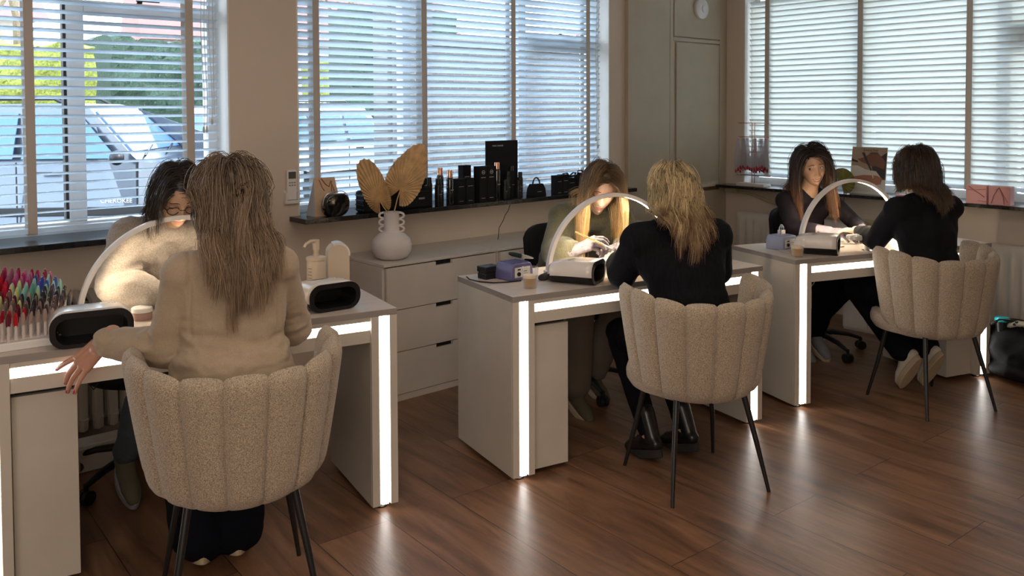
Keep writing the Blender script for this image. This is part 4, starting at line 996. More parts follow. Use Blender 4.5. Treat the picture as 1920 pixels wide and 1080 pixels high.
def hair(t, loc, HM, m, n_guides=100, kids=16, length=.42, step=.018, caps=(), part=.0, seed=1, back=.3, wave=.008, wavef=9, stiff=.70, thick=.0013, vol=1.06, front_len=None, nm='hair', spread=.016, side_out=.8, fringe=0, lenvar=.15, root=None, curl_end=0, keep=None, xmax=.105, behind=0, guard=.068, gz=.062, bpull=.3, keepx=.0):
    rnd = random.Random(seed); HI = HM.inverted(); rad = V((.079, .102, .122)); G = V((0, 0, -1)); verts = []; faces = []; tone = []; along = []
    rot = HM.to_3x3(); roti = rot.transposed()
    def scalp(n):
        zmin = (-.02+.66*min(1, n.y*1.15)) if n.y > 0 else (-.02+.62*n.y)
        if n.y > 0 and abs(n.x) > .80: zmin = -.05+.4*n.y
        return n.z > zmin
    dirs = []; k = 0; N = n_guides*3
    while len(dirs) < n_guides and k < 20000:
        k += 1; z = rnd.uniform(-.6, 1); a = rnd.uniform(0, 2*PI); r_ = math.sqrt(1-z*z); n = V((r_*math.sin(a), r_*math.cos(a), z))
        if scalp(n) and all((n-q).length > 1.25/math.sqrt(n_guides) for q in dirs[-400:]): dirs.append(n)
        elif scalp(n) and k > 12000: dirs.append(n)
    hx = rot @ V((1, 0, 0)); hx.z = 0; hx.normalize()
    def sim(n, layer, L_):
        u0 = n.x*.092
        p = V((n.x*rad.x, n.y*rad.y, n.z*rad.z)); s = 1 if n.x > part else -1; down = roti @ G
        bk = max(0, min(1, -n.y*1.6)); tang = V((s*side_out*(1 if n.z > .1 else .3)*(1-.85*bk), -back-.3*max(0, n.y)-.6*bk, .05 if abs(n.x-part) < .25 else -.3)) ; d = (tang-n*tang.dot(n)).normalized()*.9+n*.25; d = rot @ d.normalized()
        pw = HM @ (p*1.01); path = [pw.copy()]; steps = max(4, int(L_/step)); sc = vol+layer
        for i in range(steps):
            d = (d*stiff+G*(1-stiff)*1.15).normalized(); q = pw+d*step
            ql = HI @ q; e = V((ql.x/(rad.x*sc), ql.y/(rad.y*sc), ql.z/(rad.z*sc)))
            if e.length < 1: e = e/e.length; ql = V((e.x*rad.x*sc, e.y*rad.y*sc, e.z*rad.z*sc))
            if ql.y > .030 and ql.z < gz and abs(ql.x) < guard:
                tx_ = guard*(1 if ql.z < gz-.03 else .75); 
                if abs(ql.x) < tx_: ql.x += (tx_*s-ql.x)*.6
            if ql.z < .02 and abs(ql.x) > xmax: ql.x += ((xmax if ql.x > 0 else -xmax)-ql.x)*.45
            if behind and ql.z < -.05 and ql.y > -behind: ql.y += (-behind-ql.y)*bpull
            q = HM @ ql
            for (ca, cb, cr) in caps:
                ab = cb-ca; tt = max(0, min(1, (q-ca).dot(ab)/max(ab.length_squared, 1e-9))); c_ = ca+ab*tt; v_ = q-c_; rr_ = cr+layer*.10+.004
                if v_.length < rr_: q = c_+v_.normalized()*rr_
            if keepx and ql.z < .03: q = q+hx*((u0-(q-HM.translation).dot(hx))*keepx)
            d2 = q-pw
            if d2.length > 1e-5: d = (d*.35+d2.normalized()*.65).normalized()
            pw = q; path.append(pw.copy())
        return path
    def emit(path, r, tn, nside=3, taper=.25):
        o = len(verts); m_ = len(path); prev = None
        for i, p in enumerate(path):
            tg = (path[min(i+1, m_-1)]-path[max(i-1, 0)]); tg = tg.normalized() if tg.length > 1e-9 else V((0, 0, -1))
            x = tg.cross(V((.3, .5, .81))).normalized(); y = tg.cross(x); q = i/(m_-1); rr_ = r*(1-(1-taper)*q**2)
            for k_ in range(nside):
                a = 2*PI*k_/nside; verts.append(p+x*(rr_*math.cos(a))+y*(rr_*math.sin(a))-loc); tone.append(tn); along.append(q)
        for i in range(m_-1):
            for k_ in range(nside): faces.append((o+i*nside+k_, o+i*nside+(k_+1) % nside, o+(i+1)*nside+(k_+1) % nside, o+(i+1)*nside+k_))
    for n in dirs:
        layer = rnd.uniform(0, .13)*(.4+.6*max(0, n.z)); L_ = (front_len if (front_len and n.y > .1) else length)*rnd.uniform(1-lenvar, 1)*(1 if n.z > -.2 else .9)*(1-.22*abs(n.x) if behind else 1)
        g_ = sim(n, layer, L_); tn = rnd.random(); ph = rnd.uniform(0, 6.28); ph2 = rnd.uniform(0, 6.28); m_ = len(g_)
        ax = V((rnd.uniform(-1, 1), rnd.uniform(-1, 1), .2)).normalized()
        for i, p in enumerate(g_):
            q = i/(m_-1); w = wave*min(1, q*2.2); g_[i] = p+ax*(w*math.sin(wavef*2*q+ph))+ax.cross(G)*(w*.8*math.cos(wavef*2*q+ph2))
            if curl_end and q > .6: c_ = (HM.translation-p); c_.z = 0; g_[i] = g_[i]+c_.normalized()*(-curl_end)*((q-.6)/.4)**2
        emit(g_, spread*.34, tn*.6+.1, 6, .15)
        for _ in range(kids):
            off = V((rnd.gauss(0, 1), rnd.gauss(0, 1), rnd.gauss(0, 1)))*spread*.62; tn2 = max(0, min(1, tn*.5+rnd.random()*.5)); pt_ = []; fz = rnd.random() < .12; o3 = V((rnd.uniform(-1, 1), rnd.uniform(-1, 1), rnd.uniform(-1, 1)))*(.022 if fz else .006)
            stop = m_ if rnd.random() > .3 else int(m_*rnd.uniform(.75, 1))
            for i in range(stop):
                q = i/(m_-1); pt_.append(g_[i]+off*(1-.35*q)+o3*q*q+V((0, 0, rnd.uniform(-.0004, .0004))))
            if root is None: pass
            if len(pt_) > 3: emit(pt_, thick*rnd.uniform(.7, 1.3), tn2)
    # scalp cap
    o = len(verts); gi = {}; NI, NJ = 30, 48; cols = 0
    for i in range(NI+1):
        for j in range(NJ):
            ph = PI*i/NI*.8; th = 2*PI*j/NJ; n = V((math.sin(ph)*math.sin(th), math.sin(ph)*math.cos(th), math.cos(ph)))
            verts.append((HM @ V((n.x*rad.x*.985, n.y*rad.y*.985, n.z*rad.z*.985)))-loc); tone.append(.25); along.append(.05); gi[(i, j)] = (len(verts)-1, scalp(n))
    for i in range(NI):
        for j in range(NJ):
            q = [gi[(i, j)], gi[(i+1, j)], gi[(i+1, (j+1) % NJ)], gi[(i, (j+1) % NJ)]]
            if all(k_[1] for k_ in q): faces.append(tuple(k_[0] for k_ in q))
    me = bpy.data.meshes.new(nm); me.from_pydata([tuple(v) for v in verts], [], faces); me.update(); me.materials.append(m)
    me.polygons.foreach_set('use_smooth', [True]*len(me.polygons))
    for nm_, dat in (('tone', tone), ('along', along)):
        at = me.attributes.new(nm_, 'FLOAT', 'POINT'); at.data.foreach_set('value', dat)
    ob = bpy.data.objects.new(nm, me); COL.objects.link(ob); ob.parent = t; return ob

def torso_caps(P, g=.0):
    sl, sr, ch, hp = V(P['shL']), V(P['shR']), V(P['chest']), V(P['pelvis']); gg = P.get('top_g', .018)+g
    nb_ = (sl+sr)/2; s_ = (sr-sl).normalized()
    return [(sl, sr, .056+gg), (nb_+s_*.05, ch+s_*.04-V((0, 0, .1)), .098+gg), (nb_-s_*.05, ch-s_*.04-V((0, 0, .1)), .098+gg), (sl, V(P['elL']), .05+gg), (sr, V(P['elR']), .05+gg), (nb_, V(P['head'])-V((0, 0, .08)), .055)]

HB_A = hairmat('ash_blonde_hair', (.10, .07, .045), (.29, .20, .13), (.30, .20, .12))
HB_B = hairmat('dark_brown_hair', (.012, .007, .005), (.022, .012, .008), (.035, .018, .011))
HB_C = hairmat('bright_blonde_hair', (.14, .09, .045), (.70, .53, .29), (.20, .09, .045), hold=.62)
HB_D = hairmat('long_blonde_hair_lit_tips', (.09, .055, .028), (.34, .21, .09), (.50, .32, .12))  # dark roots are natural; yellow tips paint in the warm lamp light
HB_E = hairmat('brown_hair', (.025, .012, .007), (.060, .030, .014), (.11, .060, .026))
HB_F = hairmat('dark_brown_hair_lit_tips', (.014, .007, .005), (.035, .014, .008), (.19, .075, .020))  # orange tips put lamp light into the colour of dark brown hair

def blazerfold(co, n):
    wz = .25+.75*math.exp(-((co.z-.80)/.10)**2); base = (fold(.011, 6, 3, 2.2)(co, n)+fold(.005, 14, 5, 2.2)(co, n))*wz
    q = (V((co.x, co.y, 0))-V((1.086, 2.535, 0))).dot(V((.951, -.309, 0)))
    if n.y < -.2 and abs(q) < .008: base -= .006*(1-abs(q)/.008)
    for sx in (-.125, .125):
        if co.z > .86 and abs(q-sx) < .008 and n.y < .3: base -= .006*(1-abs(q-sx)/.008)
    return base
# A: customer in tan blazer, nearest
A = dict(label='woman with long ash-blonde hair in a tan blazer, seen from behind, nearest the camera', pelvis=(1.07, 2.50, .555), chest=(1.085, 2.535, .87), shL=(.958, 2.583, 1.030), shR=(1.215, 2.497, 1.035), head=(1.118, 2.615, 1.235), face=(.22, .95, -.22),
    elL=(.925, 2.635, .805), wrL=(.800, 2.835, .806), elR=(1.315, 2.60, .81), wrR=(1.34, 2.87, .815), knL=(1.07, 2.93, .52), knR=(1.22, 2.88, .52), anL=(1.095, 2.835, .10), anR=(1.205, 2.815, .10), toeL=(1.15, 3.0, .05), toeR=(1.26, 2.98, .05),
    handL=dict(scale=1.16, f=(-.42, .33, -.50), n=(-.42, -.50, .62), curl=((.05, .15, .1), (.30, .25, .15), (.15, .2, .2), (.0, .15, .15)), spread=.24, thumb=(.5, .0)), handR=dict(f=(-.1, 1, -.05), n=(0, 0, 1)),
    skin=SKIN, skinh=SKINH, nail=NAIL, top_name='blazer', top_mat=BLAZER, top_g=.016, top_sh=.0, vox=.0065, sleeve=.018, cuffw=.75, puff=.95, waist=.045, cuff=.95, hem=True, leg_mat=NAVYT, leg_g=.028, hemr=.085, hemk=.02, shoe=SNK, fold=blazerfold, collar=.25)
tA, HA, lA = person(A)
hair(tA, lA, HA, HB_A, 170, 28, .46, behind=.08, xmax=.10, keepx=.2, caps=torso_caps(A, .006), part=.05, seed=4, wave=.010, wavef=4, thick=.0010, vol=1.10, spread=.017, back=.5, lenvar=.22, curl_end=.012)
# B: stylist with glasses behind nearest desk
B = dict(label='dark-haired woman with glasses in an oatmeal knit, leaning over the nearest desk', pelvis=(1.22, 3.70, .58), chest=(1.225, 3.60, .87), shL=(1.385, 3.50, 1.02), shR=(1.075, 3.44, 1.03), head=(1.215, 3.335, 1.20), face=(-.10, -.85, -.55),
    elL=(1.43, 3.38, .86), wrL=(1.33, 3.14, .84), elR=(1.005, 3.40, .865), wrR=(1.135, 3.17, .835), knL=(1.40, 3.36, .52), knR=(1.10, 3.33, .52), anL=(1.32, 3.50, .14), anR=(1.055, 3.50, .17), toeL=(1.30, 3.36, .05), toeR=(1.045, 3.34, .09),
    handL=dict(f=(-.25, -.9, -.1), n=(0, 0, 1)), handR=dict(f=(.55, -.8, -.05), n=(0, 0, 1)), skin=SKIN2, top_name='sweater', top_mat=SWB, top_g=.030, sleeve=.028, puff=1.1, cuffw=.6, cuff=.78, waist=.03, leg_mat=JEANS, leg_g=.012, shoe=OLIV, sole=GREYS, fold=lambda c, n: fold(.010, 6, 1, 2.2)(c, n)+fold(.005, 14, 4, 2)(c, n), eyes='shut')
tB, HB, lB = person(B)
hair(tB, lB, HB, HB_B, 110, 24, .20, caps=torso_caps(B), part=.05, seed=5, wave=.002, thick=.0010, vol=1.03, spread=.015, back=.15, side_out=.7)
def glasses(t, loc, HM, m):
    HL = HM.copy(); HL.translation = HM.translation-loc; b = MB()
    for s in (-1, 1):
        b.tube([HL @ V((s*.033+.022*math.cos(a), .098-.006*abs(math.cos(a)), -.004+.017*math.sin(a))) for a in [2*PI*k/24 for k in range(24)]], .0016, 6, closed=True); b.tube([HL @ V((s*.055, .094, .0)), HL @ V((s*.074, .06, .002)), HL @ V((s*.078, -.01, .004))], .0018, 6)
    b.tube([HL @ V((-.011, .099, 0)), HL @ V((0, .103, .003)), HL @ V((.011, .099, 0))], .0016, 6); b.build('glasses', m, t)
glasses(tB, lB, HB, M['black'])
def earrings(t, loc, HM, n=5):
    HL = HM.copy(); HL.translation = HM.translation-loc; b = MB()
    for s in (-1, 1):
        for k in range(n): b.ball(HL @ V((s*.079, .001, -.038))-V((0, 0, .006*k)), .0028, 8)
    b.build('earring', M['gold'], t)
earrings(tB, lB, HB)
# C: customer in black knit
Cc = dict(label='woman with tousled bright blonde hair in a black ribbed jumper, back to camera', pelvis=(2.835, 2.12, .555), chest=(2.865, 2.185, .84), shL=(2.725, 2.310, .975), shR=(3.030, 2.165, .980), head=(2.905, 2.275, 1.165), face=(.50, .76, -.34),
    elL=(2.735, 2.415, .825), wrL=(2.900, 2.590, .855), elR=(3.130, 2.215, .815), wrR=(3.09, 2.53, .825), knL=(2.93, 2.60, .51), knR=(3.10, 2.52, .51), anL=(2.895, 2.40, .10), anR=(3.07, 2.34, .10), toeL=(2.93, 2.56, .05), toeR=(3.10, 2.5, .05),
    handL=dict(f=(.45, .75, .0), n=(-.2, .1, 1)), handR=dict(f=(-.1, 1, -.05), n=(0, 0, 1)), skin=SKIN, top_name='jumper', top_mat=SWC, top_g=.030, sleeve=.022, puff=1.1, cuff=.90, waist=.02, leg_mat=BLACKT, leg_g=.008, hemr=.04, shoe=BOOT, boot=True, fold=fold(.004, 9, 6), nail=NAIL, hem=True)
tC, HC, lC = person(Cc)
hair(tC, lC, HC, HB_C, 150, 28, .35, stiff=.55, behind=.05, xmax=.1, keepx=.3, bpull=.10, caps=torso_caps(Cc, .006), part=.0, seed=8, wave=.014, wavef=3.6, thick=.0009, vol=1.01, spread=.017, back=.45, lenvar=.35, curl_end=.02)
# D: stylist in olive sweater
D_ = dict(label='woman with long straight blonde hair in an olive sweater, working at the middle desk', pelvis=(3.28, 3.30, .58), chest=(3.23, 3.17, .84), shL=(3.350, 2.985, .975), shR=(3.045, 3.075, .975), head=(3.135, 2.905, 1.135), face=(-.60, -.66, -.45), roll=R(-8),
    elL=(3.395, 2.93, .82), wrL=(3.105, 2.765, .855), elR=(2.925, 3.02, .825), wrR=(2.905, 2.835, .865), knL=(3.36, 2.98, .53), knR=(3.10, 3.02, .53), anL=(3.33, 3.16, .12), anR=(3.06, 3.02, .12), toeL=(3.30, 3.0, .05), toeR=(3.03, 2.86, .05),
    handL=dict(f=(-.85, -.35, .05), n=(.1, -.2, 1), curl=((.5, .6, .4), (.6, .6, .4), (.6, .6, .4), (.6, .6, .4))), handR=dict(f=(.15, -.75, .35), n=(-.6, -.2, .6), curl=((.7, .7, .4), (.8, .8, .5), (.9, .9, .5), (1., .9, .5)), thumb=(.7, .5)), gloves=True,
    skin=SKIN, top_name='sweater', top_mat=SWD, top_g=.028, sleeve=.028, puff=1.1, cuffw=.5, cuff=.80, waist=.03, leg_mat=BEIGET, leg_g=.02, hemr=.075, shoe=OLIV, fold=fold(.006, 8, 9), eyes='shut', brow=mat('fair_eyebrow', (.20, .11, .05), .8), collar=.35, collar_g=.006)
tD, HD, lD = person(D_)
hair(tD, lD, HD, HB_D, 130, 26, .46, guard=.075, gz=.085, xmax=.12, caps=torso_caps(D_), part=-.25, seed=11, wave=.004, wavef=2, thick=.0009, vol=1.05, spread=.014, back=.05, side_out=.75, lenvar=.12)
# E: customer in black jacket
E_ = dict(label='woman with straight brown hair in a black jacket, back to camera at the far desk', pelvis=(4.485, 1.87, .56), chest=(4.50, 1.91, .86), shL=(4.350, 1.990, 1.000), shR=(4.648, 1.862, 1.000), head=(4.505, 1.965, 1.195), face=(.28, .93, -.10),
    elL=(4.385, 2.12, .835), wrL=(4.535, 2.290, .850), elR=(4.735, 1.97, .82), wrR=(4.76, 2.19, .82), knL=(4.58, 2.30, .52), knR=(4.76, 2.22, .52), anL=(4.605, 2.055, .205), anR=(4.715, 1.985, .215), toeL=(4.655, 2.150, .055), toeR=(4.765, 2.085, .05),
    handL=dict(f=(.25, .8, -.05), n=(0, 0, 1)), handR=dict(f=(-.1, 1, -.05), n=(0, 0, 1)), skin=SKIN2, top_name='jacket', top_mat=JACE, top_g=.020, sleeve=.016, cuff=.93, waist=.015, leg_mat=BLACKT, leg_g=.022, hemr=.06, shoe=SNK, shoe_up=(.35, .85, .45), fold=fold(.004, 9, 12), hem=True)
tE, HE, lE = person(E_)
hair(tE, lE, HE, HB_E, 150, 24, .25, stiff=.5, behind=.02, bpull=.08, xmax=.1, keepx=.3, caps=torso_caps(E_, .004), part=.0, seed=14, wave=.003, wavef=2, thick=.0010, vol=1.02, spread=.015, back=.3, lenvar=.12)
# F: smiling stylist
F_ = dict(label='smiling woman with long dark brown hair in a black top, facing the camera', pelvis=(4.975, 2.90, .58), chest=(4.93, 2.865, .85), shL=(5.055, 2.745, .955), shR=(4.745, 2.865, .955), head=(4.845, 2.745, 1.165), face=(-.66, -.70, -.10), roll=R(8),
    elL=(5.07, 2.58, .81), wrL=(4.800, 2.405, .820), elR=(4.635, 2.745, .81), wrR=(4.570, 2.500, .825), knL=(4.97, 2.52, .52), knR=(4.80, 2.58, .52), anL=(4.80, 2.80, .11), anR=(4.885, 2.735, .13), toeL=(4.74, 2.66, .05), toeR=(4.80, 2.60, .08),
    handL=dict(f=(-.8, -.45, .0), n=(0, 0, 1), curl=((.4, .4, .2),)*4), handR=dict(f=(.15, -.95, .0), n=(-.3, 0, 1), curl=((.2, .3, .2), (.3, .3, .2), (.35, .3, .2), (.4, .3, .2))), gloves=True,
    skin=SKIN2, top_name='long_sleeve_top', top_mat=TOPF, top_g=.008, sleeve=.006, cuff=.92, leg_mat=BLACKT, leg_g=.014, shoe=GREYS, fold=fold(.003, 10, 15), smile=1, gaze=(.8, 0), collar=.02)
tF, HF, lF = person(F_)
hair(tF, lF, HF, HB_F, 120, 24, .38, guard=.076, gz=.07, xmax=.13, caps=torso_caps(F_), part=.10, seed=21, wave=.014, wavef=3.5, thick=.0009, vol=1.10, spread=.016, back=.05, side_out=1.0, front_len=.44, lenvar=.2)
earrings(tF, lF, HF, 3)
swivel((1.20, 3.69), R(188), 'black swivel chair under the woman with glasses, nearest desk', back=False, h=.47)
swivel((3.31, 3.27), R(165), 'black swivel chair under the woman in the olive sweater', h=.47)
swivel((4.98, 2.80), R(160), 'black swivel chair under the smiling woman', h=.47)

# ================= things on the desks =================
def put(n, u, v, name, label, cat, rz=0, group=None):
    return thing(name, label, cat, dp(n, u, v), R(DESK[n][2])+rz, group)
def rrect(w_, h_, r_, n=6, z=0):
    o = []
    for cx, cy, a0 in ((w_/2-r_, h_-r_, 0), (-w_/2+r_, h_-r_, 90), (-w_/2+r_, r_, 180), (w_/2-r_, r_, 270)):
        for k in range(n+1): a = R(a0+90*k/n); o.append((cx+r_*math.cos(a), cy+r_*math.sin(a)+z))
    return o
def loft(mb, sects, mi=0, cap=True):
    n = len(sects[0]); vs = [p for s in sects for p in s]; fs = []
    for i in range(len(sects)-1):
        for k in range(n): fs.append((i*n+k, i*n+(k+1) % n, (i+1)*n+(k+1) % n, (i+1)*n+k))
    if cap: fs.append(tuple(range(n-1, -1, -1))); fs.append(tuple((len(sects)-1)*n+k for k in range(n)))
    return mb.add(vs, fs, mi)
def uv_lamp(n, u, v, rz, label, w_=.235, d_=.21, h_=.105, glow=False):
    """opening faces local -y"""
    t = put(n, u, v, 'uv_nail_lamp', label, 'nail lamp', rz, 'white and black UV nail lamps')
    def sec(y, s, hs, off=0, z0=.002): return [(x*s, y, z0+(z-0)*hs) for x, z in rrect(w_+off*2, h_+off, .046, 7)]
    shell = MB(); ys = [(-d_/2, 1, 1), (-d_/2+.03, 1.0, 1.0), (0, 1.0, .99), (d_/2-.05, .97, .94), (d_/2-.015, .90, .86), (d_/2, .78, .74)]
    b = MB(); loft(b, [sec(y, s, hs) for y, s, hs in ys], cap=False)
    b.add(sec(ys[-1][0], ys[-1][1], ys[-1][2]), [tuple(range(32)[:len(sec(0, 1, 1))])])
    # split: lower third black by material index
    o = b.build('lamp_shell', [M['pearl'], M['black']], t, sharp=50, solid=.003)
    for p in o.data.polygons:
        c = sum((o.data.vertices[i].co for i in p.vertices), V())/len(p.vertices)
        if c.z < .036: p.material_index = 1
    recalc(o)
    # mouth ring + dark cavity
    r1 = rrect(w_+.002, h_+.001, .047, 7); r2_ = rrect(w_-.034, h_-.030, .034, 7, z=.012)
    y0 = -d_/2-.004
    b = MB(); loft(b, [[(x, y0+.010, z+.002) for x, z in r1], [(x, y0, z+.002) for x, z in r1], [(x, y0, z+.002) for x, z in r2_], [(x*.97, y0+.12, z*.97+.003) for x, z in r2_]], cap=False)
    b.add([(x*.97, y0+.12, z*.97+.003) for x, z in r2_], [tuple(range(len(r2_)))])
    o = b.build('lamp_mouth', M['black'], t, sharp=50); 
    q = MB(); q.box((-.045, -.02, h_*1.0), (.02, .02, h_*1.0+.0022)); q.build('display_panel', M['lcd'], t, bevel=.002)
    q = MB()
    for k in range(3): q.lathe([(.007, 0), (.007, .0018), (.001, .0022)], 16, (.035+k*.018, .0, h_*1.0+.001))
    q.build('buttons', M['silver'], t)
    return t
uv_lamp(1, .335, .092, R(0), 'open-fronted UV nail lamp beside the swatch display, behind the hanging hand', .242, .20, .112)
uv_lamp(1, 1.145, .165, R(8), 'UV nail lamp with black open mouth at the right end of the nearest desk', .205, .19, .102)
uv_lamp(2, .395, .140, R(36), 'UV nail lamp turned sideways on the middle desk beside the coffee glass', .175, .21, .098)
uv_lamp(3, .255, .135, R(42), 'UV nail lamp on the far desk between coffee glass and arch lamp', .19, .21, .098)

def pump(n, u, v, label):
    t = put(n, u, v, 'pump_bottle', label, 'pump bottle', R(30), 'white pump bottles')
    MB().lathe([(.001, 0), (.036, 0), (.038, .004), (.038, .135), (.036, .14), (.040, .141), (.040, .152), (.036, .154), (.012, .156), (.012, .165)], 36).build('bottle_body', M['cream'] if n == 1 else M['white'], t)
    b = MB(); b.cyl((0, 0, .156), (0, 0, .185), .010, 16).cyl((0, 0, .18), (0, 0, .222), .0135, 16, r2=.0145).tube([(0, 0, .216), (-.03, 0, .220), (-.055, 0, .213), (-.068, 0, .200)], [.011, .009, .007, .006], 10, flat=.8); b.build('pump_head', M['cream'] if n == 1 else M['white'], t)
    c = MB()
    for k in range(7): c.box((-.0385, -.012+.0, .03+k*.013), (-.0380, .008-.003*(k % 2), .034+k*.013))
    c.build('print', M['edge'], t); return t
pump(1, 1.185, .40, 'cream pump bottle behind the right UV lamp on the nearest desk')
pump(3, 1.235, .30, 'small pump bottle at the right end of the far desk')
def roll(n, u, v, label, h=.19):
    t = put(n, u, v, 'arched_holder', label, 'dispenser', R(-10), 'beige arch-shaped dispensers')
    pr = [(-.045, 0), (.045, 0), (.045, h-.045)]+[(.045*math.cos(R(a)), h-.045+.045*math.sin(R(a))) for a in range(10, 180, 10)]+[(-.045, h-.045)]
    b = MB().prism(pr, -.035, .035, mx=Matrix.Rotation(R(90), 4, 'X')); o = b.build('holder_body', M['palm'] if False else M['cream'], t, bevel=.002); recalc(o)
    pr = [(.048*math.cos(R(a)), .048*math.sin(R(a))) for a in range(-10, 120, 6)]+[(.040*math.cos(R(a)), .040*math.sin(R(a))) for a in range(119, -11, -6)]
    b = MB().prism(pr, -.037, .037, mx=Matrix.Translation((0, 0, h-.045)) @ Matrix.Rotation(R(90), 4, 'X')); o = b.build('white_cap', M['white'], t); recalc(o); return t
roll(1, 1.285, .43, 'beige arch-topped holder with white cap behind the cream pump bottle', .20)
roll(3, 1.30, .38, 'beige arch-topped holder at the right end of the far desk', .20)

# swatch display with colour sticks
sw = put(1, .12, .245, 'nail_swatch_display', 'white tray of clear rods carrying dozens of red-to-black nail colour tips', 'nail colour display', R(16))
bw_, bd_ = .34, .40
poly = [(-bw_/2, -bd_/2+.04), (.06, -bd_/2), (bw_/2, -bd_/2+.13), (bw_/2, bd_/2), (-bw_/2, bd_/2)]
MB().prism(poly, .0, .026).build('tray', M['white'], sw, bevel=.003)
pi_ = [(x*.95, y*.95) for x, y in poly]
cols = [(.45, .005, .015), (.55, .01, .04), (.30, .005, .02), (.60, .03, .02), (.45, .02, .12), (.25, .01, .05), (.12, .01, .03), (.30, .10, .16), (.25, .55, .48), (.10, .35, .28), (.55, .60, .25), (.05, .05, .40), (.02, .08, .42), (.35, .25, .22), (.20, .13, .12), (.10, .06, .06), (.03, .03, .04), (.10, .13, .14), (.45, .12, .28)]
cm = [mat('nail_tip_%d' % i, c, .12, coat=.6) for i, c in enumerate(cols)]
for i, m_ in enumerate(cm): m_.name = 'nail_varnish_tone'
rr = random.Random(5); cnt = 0
proto_rod = None
from mathutils.geometry import intersect_point_tri_2d
def inpoly(x, y, P_):
    c = False; j = len(P_)-1
    for i in range(len(P_)):
        if (P_[i][1] > y) != (P_[j][1] > y) and x < (P_[j][0]-P_[i][0])*(y-P_[i][1])/(P_[j][1]-P_[i][1])+P_[i][0]: c = not c
        j = i
    return c
tip_me = {}
rodb = MB(); tips = []
ny = 15
for j in range(ny):
    y = bd_/2-.022-j*(bd_-.03)/ny; nx = 15
    for i in range(nx):
        x = -bw_/2+.018+i*(bw_-.02)/nx+(.010 if j % 2 else 0)
        if not inpoly(x, y, pi_): continue
        front = j/(ny-1); h = .075+.115*(1-front)*(1-.45*(i/nx))+rr.uniform(-.004, .004)
        tips.append((x, y, h, i/nx, front))
def tipmesh(ci):
    if ci in tip_me: return tip_me[ci]
    b = MB(); vs = []; fs = []
    prof = [(.0056, 0), (.0070, .012), (.0070, .024), (.0052, .036), (.0024, .044)]
    for r_, z in prof:
        for k in range(8): a = 2*PI*k/8; vs.append((r_*math.cos(a), r_*.55*math.sin(a)-.0012*(z/.044)**2*4, z))
    for i in range(4):
        for k in range(8): fs.append((i*8+k, i*8+(k+1) % 8, (i+1)*8+(k+1) % 8, (i+1)*8+k))
    fs.append(tuple(range(7, -1, -1))); fs.append(tuple(range(32, 40)))
    o = b.add(vs, fs).build('nail_tip', cm[ci]); tip_me[ci] = o.data; bpy.data.objects.remove(o); return tip_me[ci]
tips.sort(key=lambda q: q[1])
more = MB()
for k, (x, y, h, fx, fr_) in enumerate(tips):
    if fx < .22: ci = rr.choice((0, 1, 3, 0, 3, 4)) if fr_ < .75 else rr.choice((0, 2, 6))
    elif fx < .45: ci = rr.choice((1, 4, 5, 2, 0)) if fr_ < .55 else rr.choice((6, 10, 13, 14, 0))
    elif fx < .72: ci = rr.choice((4, 5, 7, 18)) if fr_ < .30 else (rr.choice((8, 9, 10, 8)) if fr_ < .62 else rr.choice((14, 15, 13, 16)))
    else: ci = rr.choice((5, 7, 18)) if fr_ < .2 else (rr.choice((8, 11, 12)) if fr_ < .5 else rr.choice((16, 17, 15, 16)))
    rodb.cyl((x, y, .024), (x, y, h+.003), .0042, 8)
    if k < 100:
        o = bpy.data.objects.new('nail_tip', tipmesh(ci)); COL.objects.link(o); o.parent = sw; o.location = (x, y, h); o.rotation_euler = (rr.uniform(-.05, .1), 0, rr.uniform(-.3, .3))
    else:
        me_ = tipmesh(ci); off = len(more.v); more.v += [v.co+V((x, y, h)) for v in me_.vertices]; more.f += [[q+off for q in p.vertices] for p in me_.polygons]; more.m += [ci]*len(me_.polygons)
if more.f: o = more.build('nail_tips', cm, sw); o['kind'] = 'stuff'
o = rodb.build('clear_rods', M['acrylic'], sw); o['kind'] = 'stuff'
MB().prism(pi_, .026, .031).build('acrylic_base', M['acrylic'], sw)

t = put(1, .515, .30, 'glass_jar', 'small round clear jar beside the blazer woman\'s left arm', 'jar')
MB().lathe([(.001, 0), (.032, 0), (.034, .004), (.034, .026), (.030, .030)], 36).build('jar_body', mat('pinkish_glass', (.40, .25, .22), .15), t)
MB().lathe([(.036, .028), (.036, .042), (.033, .045), (.001, .046)], 36).build('jar_lid', M['white'], t)

def coffee(n, u, v, label):
    t = put(n, u, v, 'coffee_glass', label, 'glass', 0, 'glasses of milky coffee')
    k = 40; prof = [(.026, .0), (.0285, .01), (.0305, .035), (.034, .085), (.0345, .09)]
    vs = []; fs = []
    for r_, z in prof:
        for i in range(k): a = 2*PI*i/k; q = r_*(1+.03*(.5 if z > .08 else 1)*math.cos(a*10)); vs.append((q*math.cos(a), q*math.sin(a), z))
    for i in range(len(prof)-1):
        for j in range(k): fs.append((i*k+j, i*k+(j+1) % k, (i+1)*k+(j+1) % k, (i+1)*k+j))
    fs.append(tuple(range(k-1, -1, -1)))
    MB().add(vs, fs).build('tumbler', M['cupglass'], t, solid=.0022)
    MB().lathe([(.001, .006), (.0235, .006), (.0255, .012), (.0282, .034), (.0290, .044)], 32).add([], []).build('coffee', M['coffee'], t)
    MB().lathe([(.0286, .0425), (.0298, .056), (.001, .058)], 32).build('milk_foam', M['foam'], t); return t
coffee(2, .150, .118, 'glass of milky coffee on the middle desk in front of the purple drill box')
coffee(3, .075, .075, 'glass of milky coffee at the left corner of the far desk')

